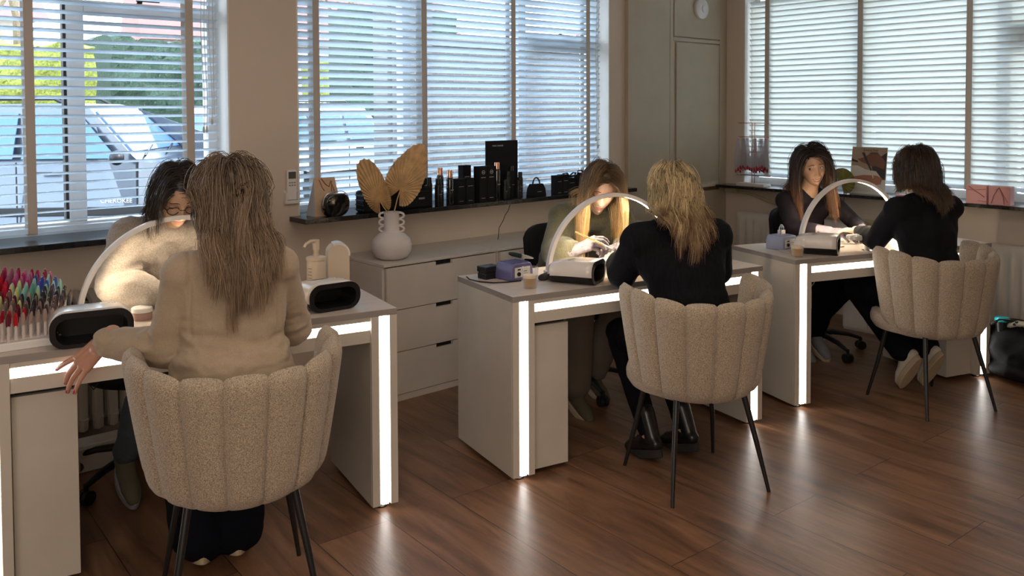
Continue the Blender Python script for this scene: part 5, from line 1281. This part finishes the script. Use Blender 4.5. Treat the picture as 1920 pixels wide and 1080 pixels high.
def drill(n, u, v, rz, m, label, box=True):
    t = put(n, u, v, 'nail_drill_machine', label, 'nail drill', rz, 'electric nail drill machines')
    sec = [(-.062, 0), (.062, 0), (.066, .010), (.062, .055), (.050, .075), (-.050, .075), (-.062, .055), (-.066, .010)]
    b = MB().prism(sec, -.055, .055, mx=Matrix.Rotation(R(90), 4, 'X')); o = b.build('machine_case', m, t, bevel=.004); recalc(o)
    MB().box((-.045, -.0575, .014), (.045, -.0545, .058)).build('front_plate', M['label'], t, bevel=.001)
    q = Matrix.Translation((-.024, -.0575, .030)) @ Matrix.Rotation(R(90), 4, 'X')
    MB().lathe([(.009, 0), (.009, .006), (.001, .007)], 20, mx=q).build('speed_knob', M['black'], t)
    MB().box((-.030, -.0582, .046), (-.012, -.0572, .052)).box((.004, -.0582, .038), (.026, -.0572, .042)).box((.004, -.0582, .030), (.032, -.0572, .0315)).build('print', M['black'], t, smooth=False)
    b = MB()
    for k in range(9): b.box((-.045+k*.011, -.045, .0745), (-.041+k*.011, .045, .0775))
    b.build('top_ribs', m, t)
    return t
drill(2, .195, .335, R(12), M['purple'], 'purple nail drill machine at the left end of the middle desk')
t = put(2, .235, .345, 'drill_handpiece', 'dark green and silver drill handpiece lying on the purple machine', 'drill handpiece'); t.location.z += .078
MB().tube([(-.06, 0, .035), (-.045, 0, .030), (0, 0, .018)], [.006, .010, .011], 12).build('grip', mat('green_black', (.01, .03, .022), .3), t)
MB().tube([(0, 0, .018), (.02, 0, .013), (.05, 0, .006), (.065, 0, .002)], [.0105, .009, .006, .003], 12).build('nose', M['silver'], t)
t = put(2, .10, .40, 'drill_bit_box', 'small black lidded box left of the purple drill machine', 'box', R(10)); MB().box((-.04, -.03, 0), (.04, .03, .026)).build('box_base', M['black'], t, bevel=.003); MB().box((-.042, -.032, .030), (.042, .032, .056)).box((-.038, -.028, .024), (.038, .028, .032)).build('box_lid', M['black'], t, bevel=.003)
z0 = .0035
tag(MB().tube([dp(2, .02, .46, z0), dp(2, .005, .40, z0), dp(2, .02, .33, z0), dp(2, .06, .28, z0), dp(2, .12, .262, z0), dp(2, .19, .262, z0)], .003, 8).build('power_cable', M['black']), 'black cable looping at the left end of the middle desk', 'cable')
c = MB()
for k in range(5): c.ball(dp(2, .285+.018*k, .235+.012*((k*7) % 3), .012), (.024, .018, .014), 12)
vs, fs = blob(c, .004, 2, fold(.004, 40, 3)); tag(MB().add(vs, fs).build('crumpled_cloth', M['clothd'], sharp=180), 'crumpled dark cloth between the coffee glass and UV lamp, middle desk', 'cloth')
drill(3, .17, .31, R(14), M['bluegrey'], 'blue-grey nail drill machine on the far desk beside the coffee glass')
t = put(3, .185, .33, 'hairclip', 'silver clip standing on the blue-grey drill machine', 'clip', R(20)); t.location.z += .0775
MB().tube([(-.025, 0, .0), (-.02, 0, .035), (-.005, 0, .05), (0, 0, .03), (.005, 0, .05), (.02, 0, .035), (.025, 0, 0)], .0035, 8).box((-.02, -.012, 0), (.02, .012, .022)).build('clip_body', M['silver'], t)
o = MB().lathe([(.001, 0), (.085, 0), (.088, .002), (.086, .005), (.001, .005)], 36, sx=1.2, sy=.8).build('desk_mat', mat('pinkish_mat', (.50, .42, .40), .6)); o.location = dp(3, .19, .235)+V((0, 0, -.0)); tag(o, 'thin oval mat under the blue-grey drill machine', 'mat')
def rest(n, u, v, label):
    t = put(n, u, v, 'hand_rest', label, 'hand rest', 0, 'padded hand rests on posts')
    MB().cyl((0, 0, .006), (0, 0, .062), .0125, 20).build('post', M['towel'], t)
    MB().lathe([(.028, 0), (.028, .003), (.020, .006), (.0135, .0065)], 28).build('base_plate', M['chrome'], t)
    vs, fs = blob(MB().capsule((-.09, .01, .073), (.09, .01, .073), .017, .017, flat=1).capsule((-.09, -.02, .073), (.09, -.02, .073), .015).capsule((-.09, .035, .073), (.09, .035, .073), .015), .006, 4)
    MB().add(vs, fs).build('pad', M['towel'], t, sharp=180); return t
rest(2, .62, .125, 'white padded hand rest under the hands at the middle desk')
rest(3, .545, .085, 'white padded hand rest under the hands at the far desk')
for n, u, v in ((2, .52, .26), (3, .47, .24)):
    o = MB().box((-.045, -.03, 0), (.045, .03, .006)).build('pink_file_card', M['pinkd'] if False else mat('pink_print_card', (.62, .36, .33), .6, noise_s=90, noise_a=.2), bevel=.001); o.location = dp(n, u, v); o.rotation_euler = (0, 0, R(DESK[n][2]+8)); tag(o, ('pink patterned card under the gloved hands at the middle desk' if n == 2 else 'pink patterned card lying on the far desk'), 'card')
t = thing('makeup_brush', 'fine brush held like a pencil by the woman in the olive sweater', 'brush', (2.925, 2.745, .895))
a = V((2.845, 2.80, .955)); b_ = V((2.975, 2.685, .872)); L0 = V(t.location)
MB().tube([a-L0, a.lerp(b_, .75)-L0], [.0042, .0048], 8).build('handle', M['gold'], t); MB().tube([a.lerp(b_, .75)-L0, a.lerp(b_, .9)-L0, b_-L0], [.0038, .0034, .001], 8).build('bristles', M['silver'], t)

# ================= vase with palm leaves =================
t = thing('handled_vase', 'matte white vase with looped handles on the first drawer unit', 'vase', (2.545, 3.875, .726))
b = MB().lathe([(.001, 0), (.055, 0), (.085, .012), (.104, .045), (.108, .075), (.098, .108), (.070, .135), (.046, .148), (.041, .156), (.041, .248), (.043, .252), (.037, .252), (.036, .16), (.001, .15)], 56); b.build('vase_body', M['vase'], t)
rotv = Matrix.Rotation(YAW*-1, 3, 'Z')
for s in (-1, 1):
    for k in range(3):
        zc = .232-.036*k; pts = [(s*(.040+.026*max(0, math.cos(a))), 0, zc+.0155*math.sin(a)) for a in [PI*(q/12)-PI/2 for q in range(13)]]
        MB().tube([rotv @ V(p) for p in pts], .0062, 10).build('loop_handle', M['vase'], t)
def palm(base, top, width, label, mm, heart, folds=34, tip_dir=None, stem=None, facing=None):
    """fan leaf: pleated blade from hub"""
    t = thing('dried_palm_leaf', label, 'dried leaf', stem, group='dried palm leaves' if mm is M['palm'] else None)
    hub = V(base)-V(stem); tp = V(top)-V(stem); up = (tp-hub); L_ = up.length; up.normalize(); nrm = V(facing).normalized(); sd = up.cross(nrm).normalized(); nrm = sd.cross(up)
    vs = []; fs = []; N = folds*2; RR = 10
    def rad(a): # a from -1..1 around the hub (angle), heart outline
        return heart(a)
    for i in range(N+1):
        a = -1+2*i/N; th = a*R(148); r0 = L_*rad(a); 
        for j in range(RR+1):
            q = j/RR; r_ = r0*q*(1+(.03 if i % 2 else 0)); pl = .0065*q*(1 if i % 2 else -1); cup = -.10*r_*r_/L_+.03*math.sin(th)*q*q
            p = hub+up*(math.cos(th)*r_)+sd*(math.sin(th)*r_*width)+nrm*(pl+cup); vs.append(p)
    for i in range(N):
        for j in range(RR): fs.append((i*(RR+1)+j, (i+1)*(RR+1)+j, (i+1)*(RR+1)+j+1, i*(RR+1)+j+1))
    MB().add(vs, fs).build('blade', mm, t, smooth=False, solid=.0008)
    MB().tube([V((0, 0, -.16)), V((0, 0, 0)), hub*.6, hub+up*.02], [.0035, .0035, .003, .002], 8).build('stem', mm, t)
    return t
fc = (-.62, -.78, .05)
def TB(*q):
    ks, vs_ = q[0::2], q[1::2]
    def f(a):
        d = abs(a)*148
        for i in range(len(ks)-1):
            if d <= ks[i+1]+1e-6: u = (d-ks[i])/(ks[i+1]-ks[i]); return vs_[i]*(1-u)+vs_[i+1]*u
        return vs_[-1]
    return f
hl = lambda a: (1-.52*abs(a)**.8)*(1+.25*math.exp(-((abs(a)-.55)/.25)**2)) if abs(a) < .98 else .45
palm((2.498, 3.915, 1.03), (2.425, 3.975, 1.255), .68, 'left dried tan palm leaf in the white vase', M['palm'], TB(0, 1, 15, .95, 30, .76, 50, .54, 80, .41, 110, .34, 148, .28), stem=(2.530, 3.875, .965), facing=fc)
palm((2.588, 3.860, 1.095), (2.680, 3.780, 1.335), .74, 'right, taller dried tan palm leaf in the white vase', M['palm'], TB(0, 1, 12, .92, 30, .72, 60, .56, 90, .47, 120, .42, 148, .33), stem=(2.558, 3.875, .965), facing=fc)

# ================= back sill things =================
ZS = .961
t = thing('tent_card', 'folded kraft card with brown branch print on the sill, left end', 'card', (2.285, 4.125, ZS), R(2))
for s in (0, 1):
    d0 = -.045 if s == 0 else .045
    vs = [(-.085, d0, 0), (.085, d0, 0), (.062, 0, .20), (-.062, 0, .20)]; o = MB().add(vs, [(0, 1, 2, 3)]).build('card_face', M['kraft'] if s == 0 else M['greycard'], t, smooth=False, solid=.002)
o = MB().add([(-.0855, -.045, 0), (-.0625, 0, .2), (-.0855, .045, 0)], [(0, 1, 2)]).build('card_side', M['greycard'], t, smooth=False, solid=.001)
b = MB(); b.tube([(-.02, -.0035, .195), (.0, -.010, .165), (.02, -.013, .15), (.035, -.006, .18)], .003, 6).tube([(-.035, -.004, .19), (-.022, -.013, .15), (-.01, -.018, .13)], .0025, 6).tube([(.035, -.006, .18), (.048, -.02, .13), (.052, -.028, .095)], .0025, 6).tube([(.04, -.007, .18), (.03, -.022, .12)], .0025, 6); b.build('branch_print', M['bronze'], t)
t = thing('patent_pouch', 'small glossy black patent pouch on the sill in front of the kraft card', 'pouch', (2.300, 4.045, ZS), R(4))
def pouch(t, w_, h_, d_, m, tilt=0):
    b = MB(); sects = []
    for i in range(9):
        a = -PI/2+PI*i/8; y = d_/2*math.sin(a); s = .90+.10*math.cos(a)**.4 if abs(a) < PI/2-.01 else .90
        sects.append([(x*s, y-z*.12, z*s+.0) for x, z in rrect(w_, h_, h_*.42, 6)])
    loft(b, sects); return b.build('pouch_body', m, t, sharp=60)
pouch(t, .150, .122, .050, M['gloss'])
MB().tube([(x, -.004-z*.12, z+.004) for x, z in rrect(.158, .127, .055, 6)][:15], .0025, 6).build('zip', M['silver'], t)
t = thing('cosmetic_case', 'long black zip case on the sill behind the palm leaves', 'case', (2.70, 4.075, ZS), R(-2))
o = MB().box((-.225, -.05, 0), (.225, .05, .118)).build('case_body', M['blackm'], t, bevel=.012); MB().tube([(-.22, -.052, .095), (0, -.053, .098), (.22, -.052, .095)], .002, 6).build('zip', M['black'], t); MB().box((.125, -.053, .052), (.165, -.0505, .062)).build('metal_plate', M['silver'], t)
for k in range(4): MB().box((-.227, -.045, .012+k*.026), (-.2245, .045, .018+k*.026)).build('side_rib', M['black'], t)
t = thing('folded_black_bag', 'soft black bag lying on top of the long case, right end', 'bag', (2.86, 4.075, ZS+.119)); vs, fs = blob(MB().ball((0, 0, .022), (.055, .04, .022)).ball((.03, 0, .03), (.03, .03, .02)), .006, 3, fold(.006, 30, 2)); MB().add([V(v) for v in vs], fs).build('bag_body', M['blackm'], t, sharp=180)
def bottle(x, y, h, r_, m, label, cap=None, caph=.03, cat='bottle', rc=None):
    t = thing('cosmetic_bottle', label, cat, (x, y, ZS), group='black hair-care bottles and tubes on the sill')
    rc = rc or r_*.78
    MB().lathe([(.001, 0), (r_*.96, 0), (r_, .003), (r_, h-caph-.012), (r_*.93, h-caph-.005), (rc*.9, h-caph)], 28).build('bottle_body', m, t)
    MB().lathe([(rc, 0), (rc, caph*.9), (rc*.9, caph), (.001, caph)], 24, (0, 0, h-caph)).build('cap', cap or M['black'], t)
    MB().box((-r_*.45, -r_-.0004, h*.42), (r_*.45, -r_*.9, h*.44)).build('print', M['edge'], t); return t
bottle(2.955, 4.10, .165, .018, M['black'], 'shortest black bottle left of the two copper-capped cans')
bottle(2.992, 4.06, .158, .022, M['black'], 'black bottle with black cap just left of the copper-capped pair')
bottle(3.045, 4.115, .218, .021, M['gloss'], 'black can with copper cap, rear one of the pair', M['copper'], .045)
bottle(3.072, 4.055, .205, .022, M['gloss'], 'black can with copper cap, front one of the pair', M['copper'], .045)
def pbox(x, y, w_, d_, h_, label, rz=0, logo=True, m='blackm'):
    t = thing('product_box', label, 'box', (x, y, ZS), R(rz), group='black product boxes on the sill')
    MB().box((-w_/2, -d_/2, 0), (w_/2, d_/2, h_)).build('carton', M[m], t, bevel=.0015)
    if logo:
        MB().box((-w_*.30, -d_/2-.0006, h_*.68), (w_*.30, -d_/2+.001, h_*.70)).box((-w_*.25, -d_/2-.0006, h_*.10), (w_*.25, -d_/2+.001, h_*.115)).build('print', M['edge'], t)
    return t
pbox(3.150, 4.075, .06, .06, .148, 'low black box, left of the low pair'); pbox(3.215, 4.070, .062, .06, .150, 'low black box, right of the low pair')
pbox(3.245, 4.135, .062, .05, .222, 'tall black box standing furthest back of the three tall ones')
for x, lb in ((3.312, 'tall black box with round emblem, left of the emblem pair'), (3.376, 'tall black box with round emblem, right of the emblem pair')):
    t = pbox(x, 4.065, .060, .058, .215, lb)
    q = Matrix.Translation((0, -.0298, .180)) @ Matrix.Rotation(R(90), 4, 'X'); MB().tube([q @ V((.011*math.cos(a), .011*math.sin(a), 0)) for a in [2*PI*k/20 for k in range(20)]], .0012, 5, closed=True).box((-.004, -.0302, .178), (.004, -.0294, .182)).build('round_emblem', M['label'], t)
bottle(3.435, 4.055, .235, .022, M['gloss'], 'tallest black can with copper cap, in front of the black board', M['copper'], .042)
t = thing('display_board', 'large upright black display board on the sill', 'board', (3.53, 4.12, ZS), R(-3)); MB().box((-.125, -.006, 0), (.125, .006, .365)).build('board_panel', M['blackm'], t, bevel=.002); MB().box((-.09, -.006, 0), (.09, .055, .008)).build('board_foot', M['blackm'], t)
text_part('MARC INBANE', .013, M['label'], t, (-.035, -.0072, .333), (R(90), 0, 0), 'lettering')
for x, y, h, r_, lb in ((3.492, 4.045, .125, .016, 'small black bottle right of the tallest copper-capped can'), (3.530, 4.06, .175, .017, 'slim black bottle in front of the display board, middle'), (3.572, 4.075, .205, .019, 'tall black tube in front of the display board'), (3.59, 4.03, .118, .017, 'short black tube in front of the display board'), (3.632, 4.06, .165, .017, 'black bottle at the right edge of the display board')):
    bottle(x, y, h, r_, M['black'] if h < .2 else M['blackm'], lb)
tag(MB().lathe([(.001, 0), (.085, 0), (.088, .004), (.001, .006)], 32, (3.545, 4.055, ZS), sx=1.1, sy=.55).build('round_tray', M['black']), 'flat black tray under the tubes before the display board', 'tray')
t = thing('mini_handbag', 'tiny black handbag with two arched handles on the sill', 'handbag', (3.775, 4.065, ZS), R(-4))
b = MB(); loft(b, [[(-.062, -.03, 0), (.062, -.03, 0), (.062, .03, 0), (-.062, .03, 0)], [(-.058, -.026, .05), (.058, -.026, .05), (.058, .026, .05), (-.058, .026, .05)], [(-.050, -.012, .082), (.050, -.012, .082), (.050, .012, .082), (-.050, .012, .082)]]); o = b.build('bag_body', M['blackm'], t, bevel=.004); recalc(o)
for s in (-1, 1): MB().tube([(.028*math.cos(a)+s*.008, s*.009, .078+.042*math.sin(a)) for a in [PI*k/14 for k in range(15)]], .0042, 8).build('handle', M['black'], t)
MB().box((-.012, -.0285, .03), (.022, -.0265, .034)).build('print', M['edge'], t)
for k, (x, y, w_, h_, lb) in enumerate(((3.96, 4.065, .055, .125, 'black box right of the mini handbag'), (4.022, 4.07, .055, .128, 'second black box right of the mini handbag'), (4.09, 4.08, .07, .10, 'black box under the ribbon bows'))): pbox(x, y, w_, .055, h_, lb)
for k, (x, y, z, lb) in enumerate(((4.09, 4.08, .101, 'black ribbon bow lying on the boxes right of the mini handbag'), (4.24, 4.09, .0, 'black gift bag with bow behind the olive sweater, left one'), (4.37, 4.09, .0, 'black gift bag with bow behind the olive sweater, right one'))):
    t = thing('ribbon_bow' if z else 'gift_bag', lb, 'bow' if z else 'gift bag', (x, y, ZS+z)); zz = 0
    if not z: MB().box((-.055, -.04, 0), (.055, .04, .115)).build('bag_body', M['blackm'], t, bevel=.004); zz = .113
    for s in (-1, 1):
        b = MB(); b.tube([(0, 0, zz+.012), (s*.03, -.006, zz+.034), (s*.06, 0, zz+.030), (s*.055, .004, zz+.012), (s*.02, 0, zz+.008), (0, 0, zz+.01)], .010, 8, flat=.4); b.build('bow_loop', M['black'], t)
tag(MB().tube([(3.497, 4.003, .934), (3.48, 4.001, .90), (3.453, 4.00, .872), (3.44, 4.003, .84), (3.405, 4.0, .80), (3.39, 3.99, .755), (3.387, 3.99, .729)], .0022, 6).build('hanging_cable', M['black']), 'thin black cable hanging from the sill down to the drawer unit', 'cable')
# remote in wall bracket
t = thing('air_conditioner_remote', 'white remote control in a holder on the wall between the two windows', 'remote control', (2.118, YB, 1.03))
MB().box((-.038, -.026, 0), (.038, -.001, .018)).box((-.038, -.026, .018), (-.028, -.001, .058)).box((.028, -.026, .018), (.038, -.001, .058)).box((-.038, -.004, 0), (.038, -.001, .07)).build('wall_holder', M['white'], t, bevel=.003)
MB().box((-.027, -.022, .020), (.027, -.005, .178)).build('remote_body', M['white'], t, bevel=.004); MB().box((-.021, -.0232, .132), (.021, -.0215, .168)).build('screen', M['lcd'], t)
for k in range(6): MB().box((-.019+.014*(k % 3), -.0235, .108-.014*(k//3)), (-.009+.014*(k % 3), -.0215, .114-.014*(k//3))).build('button', M['edge'], t)

# ================= right sill things =================
ZR = .911
t = thing('jewellery_stand', 'tall copper stand hung with clear sachets and red nail tips, right sill', 'display stand', (5.90, 3.845, ZR))
MB().box((-.05, -.125, 0), (.05, .125, .022)).build('marble_base', M['vase'], t, bevel=.003)
for dy in (-.012, .012): MB().cyl((0, dy, .02), (0, dy, .50), .0035, 8).build('upright', M['copper'], t)
for z, wd in ((.495, .135), (.385, .135), (.265, .14), (.085, .15)): MB().cyl((0, -wd, z), (0, wd, z), .0035 if z > .1 else .006, 8).ball((0, -wd, z), .006, 8).ball((0, wd, z), .006, 8).build('crossbar', M['copper'] if z > .1 else M['silver'], t)
rr = random.Random(3)
for k in range(15):
    y = -.13+.26*((k*.37) % 1); top = .38 if k % 2 == 0 else .26; x = rr.uniform(-.03, .02); h = top-rr.uniform(.105, .135)
    s_ = thing('swatch_sachet', 'clear sachet of nail tips with red ends hanging on the copper stand', 'sachet', (5.90+x-.012, 3.845+y, ZR+top-h-.004), rr.uniform(-.5, .5), 'clear sachets on the copper stand')
    MB().add([(0, -.012, h), (0, .012, h), (0, .030, h*.35), (0, .026, 0), (0, -.026, 0), (0, -.030, h*.35)], [(0, 1, 2, 3, 4, 5)]).build('sachet_film', M['plasticbag'], s_, smooth=False, solid=.006)
    for q in range(3):
        o = MB().ball((-.004, -.018+.018*q, .012+.012*(q % 2)), (.005, .0085, .016), 8).build('nail_tip', M['red'] if (k+q) % 3 else M['darkred'], s_)
o = MB().ball((0, 0, 0), (.006, .010, .020), 10).build('loose_nail_tip', M['red']); 
o.location = (5.892, 3.72, ZR+.258); o.rotation_euler = (R(-30), 0, 0); tag(o, 'single bright red nail tip sticking out right of the copper stand', 'nail tip')
t = thing('poster_stand', 'upright promotional picture of hands holding a drill pen, right sill', 'poster', (5.915, 2.93, ZR+.0), R(-90-3))
lean = Matrix.Rotation(R(-7), 4, 'X')
pw, ph_ = .265, .335
MB().box((-pw/2, -.002, 0), (pw/2, .002, ph_), mx=lean).build('poster_board', M['paper'], t, smooth=False)
tan = mat('poster_tan', (.42, .30, .20), .6); skp = mat('poster_skin', (.45, .20, .12), .6); skd = mat('poster_skin_dark', (.22, .09, .05), .6); drk = mat('poster_dark', (.05, .035, .03), .6); crm = mat('poster_cream', (.72, .66, .58), .6)
def flatp(pts, m, z, nm): return MB().prism([(x, y) for x, y in pts], 0, .0005, mx=lean @ Matrix.Translation((0, -.0022-z*.0006, 0)) @ Matrix.Rotation(R(90), 4, 'X')).build(nm, m, t, smooth=False)
flatp([(-.13, .105), (.13, .105), (.13, .332), (-.13, .332)], tan, 1, 'print_background'); flatp([(.045, .11), (.13, .11), (.13, .30), (.02, .22)], drk, 2, 'print_shadow')
flatp([(-.13, .105), (.10, .12), (.06, .165), (-.02, .175), (-.08, .20), (-.13, .20)], crm, 3, 'print_towel')
flatp([(-.13, .115), (-.03, .135), (.07, .135), (.11, .115), (.10, .075), (.04, .06), (-.02, .08), (-.13, .09)], skp, 4, 'print_hand')
flatp([(-.085, .245), (-.03, .262), (.02, .30), (.06, .30), (.125, .235), (.12, .18), (.06, .20), (.02, .20), (-.02, .215), (-.05, .225)], skd, 5, 'print_hand'); flatp([(-.055, .292), (-.036, .297), (.030, .17), (.020, .165)], drk, 6, 'print_pen'); flatp([(.022, .168), (.035, .17), (.046, .115), (.040, .113)], crm, 6, 'print_pen_tip'); flatp([(-.13, .25), (-.08, .232), (-.08, .222), (-.13, .23)], drk, 5, 'print_brush')
text_part('Evening Date', .020, M['black'], t, (.055, -.0065-.038, .315), (R(83), 0, 0), 'lettering'); text_part('Pink & Red', .014, M['black'], t, (.075, -.0065-.036, .292), (R(83), 0, 0), 'lettering')
for l_ in range(3): flatp([(-.11, .04-l_*.01), (.03, .04-l_*.01), (.03, .042-l_*.01), (-.11, .042-l_*.01)], M['edge'], 2, 'small_print')
MB().box((-.05, .0, 0), (.05, .07, .004)).build('poster_foot', M['greycard'], t)
t = thing('earring_rack', 'small gold earring rack on a pink base, right sill', 'display rack', (5.90, 2.645, ZR))
MB().box((-.03, -.06, 0), (.03, .06, .018)).build('rack_base', M['pink'], t, bevel=.003)
MB().cyl((0, 0, .018), (0, 0, .05), .003, 8).cyl((0, -.058, .05), (0, -.058, .285), .0025, 8).cyl((0, .058, .05), (0, .058, .285), .0025, 8).build('rack_frame', M['gold'], t)
for z in (.285, .205, .125, .05):
    MB().cyl((0, -.06, z), (0, .06, z), .0028, 8).build('rack_bar', M['gold'], t)
    if z > .06:
        b = MB()
        for k in range(9): b.ball((0, -.048+.012*k, z-.010), (.003, .003, .010), 8)
        b.build('earrings', M['gold'], t)
palm((5.80, 3.06, .985), (5.80, 3.035, 1.09), 1.0, 'olive-green pleated fan leaf behind the smiling woman', M['palmgreen'], lambda a: 1-.30*abs(a)**1.5, stem=(5.86, 3.07, ZR+.015), facing=(-.9, -.3, .1), folds=18)
for k, (y, lb) in enumerate(((2.165, 'left pink gift box with dusty ribbon on the right sill'), (2.03, 'right pink gift box with dusty ribbon on the right sill'))):
    t = thing('gift_box', lb, 'gift box', (5.855, y, ZR), R(-90), group='pink gift boxes on the right sill')
    MB().box((-.062, -.035, 0), (.062, .035, .118)).build('box_carton', M['pink'], t, bevel=.002)
    b = MB()
    if k == 0: b.tube([(-.045, -.037, .110), (-.01, -.037, .085), (.03, -.037, .06), (.05, -.037, .045)], .007, 8, flat=.3); b.tube([(-.05, -.037, .085), (0, -.038, .09), (.055, -.037, .095)], .005, 8, flat=.3); b.tube([(.01, -.037, .02), (.06, -.037, .018)], .005, 8, flat=.3)
    else: b.tube([(0, -.037, .112), (-.03, -.037, .06), (-.045, -.037, .01)], .006, 8, flat=.3); b.tube([(0, -.037, .112), (.025, -.037, .05), (.03, -.037, .008)], .008, 8, flat=.3); b.tube([(-.02, -.038, .095), (0, -.038, .112), (.05, -.038, .02)], .005, 8, flat=.3)
    b.build('ribbon', M['pinkd'], t)
# black bag on the floor with cup
t = thing('black_tote_bag', 'bulky black bag on the floor at the far right with a leopard-pattern edge', 'bag', (5.36, 1.64, 0))
vs, fs = blob(MB().ball((0, 0, .15), (.23, .26, .15)).ball((-.03, .12, .18), (.17, .16, .14)).ball((.03, -.16, .17), (.18, .20, .15)).ball((0, 0, .06), (.25, .30, .065)), .014, 5, fold(.010, 8, 3)); MB().add(vs, fs).build('bag_body', M['blackm'], t, sharp=180)
def leop():
    m = bpy.data.materials.new('leopard_print'); m.use_nodes = True; n = m.node_tree; b = n.nodes['Principled BSDF']; v = n.nodes.new('ShaderNodeTexVoronoi'); v.inputs['Scale'].default_value = 34; c = n.nodes.new('ShaderNodeTexCoord'); n.links.new(c.outputs['Object'], v.inputs[0])
    r_ = n.nodes.new('ShaderNodeValToRGB'); e = r_.color_ramp.elements; e[0].position = .28; e[0].color = (.01, .01, .01, 1); e[1].position = .36; e[1].color = (.40, .36, .28, 1); n.links.new(v.outputs['Distance'], r_.inputs[0]); n.links.new(r_.outputs[0], b.inputs['Base Color']); b.inputs['Roughness'].default_value = .8; return m
MB().tube([(-.10, .20, .27), (-.13, .08, .325), (-.12, -.05, .325), (-.08, -.2, .29)], [.02, .028, .028, .02], 10, flat=.6).build('leopard_trim', leop(), t)
MB().tube([(-.10, .25, .20), (-.15, .22, .29), (-.16, .16, .335), (-.14, .10, .335), (-.10, .05, .31)], .012, 10, flat=.4).build('strap', M['black'], t)
t = thing('travel_cup', 'cup with glossy turquoise lid poking out of the black bag', 'cup', (5.235, 1.80, .225)); MB().lathe([(.028, 0), (.036, .09), (.036, .10)], 28).build('cup_body', M['black'], t); MB().lathe([(.039, .10), (.040, .112), (.034, .122), (.001, .126)], 28).build('cup_lid', M['turq'], t)
# cable under desks
tag(MB().tube([dp(1, .33, .35, -.14), dp(1, .335, .35, -.21), dp(1, .355, .35, -.245), dp(1, .385, .35, -.21), dp(1, .40, .35, -.13)], .003, 6).build('under_desk_cable', M['black']), 'black cable loop hanging under the nearest desk', 'cable')
tag(MB().tube([dp(3, .17, .12, -.12), dp(3, .175, .12, -.16), dp(3, .20, .12, -.18), dp(3, .225, .12, -.155), dp(3, .24, .12, -.12)], .0022, 6).build('under_desk_cable', M['label']), 'pale cable loop hanging under the far desk top', 'cable')
# power strip + low white unit under far desk
t = thing('power_strip', 'white power strip and plug on the floor beyond the far desk', 'power strip', (5.25, 2.92, 0), R(35)); MB().box((-.14, -.025, 0), (.14, .025, .035)).build('strip_body', M['white'], t, bevel=.004); MB().box((-.03, -.02, .035), (.03, .02, .075)).build('plug', M['white'], t, bevel=.006)
t = thing('low_cabinet', 'low white two-drawer cabinet by the right wall, seen under the far desk', 'cabinet', (5.62, 2.58, 0)); MB().box((0, 0, 0), (.24, .36, .40)).build('carcass', M['cabwhite'], t, bevel=.002)
for k in range(2): MB().box((-.016, .005+k*.178, .02), (-.001, .178+k*.178, .25)).build('drawer', M['cabwhite'], t, bevel=.001)
MB().box((-.008, .005, .26), (-.001, .355, .33)).build('recess_shade', M['dark'], t)  # black strip stands in for the shade of an opening
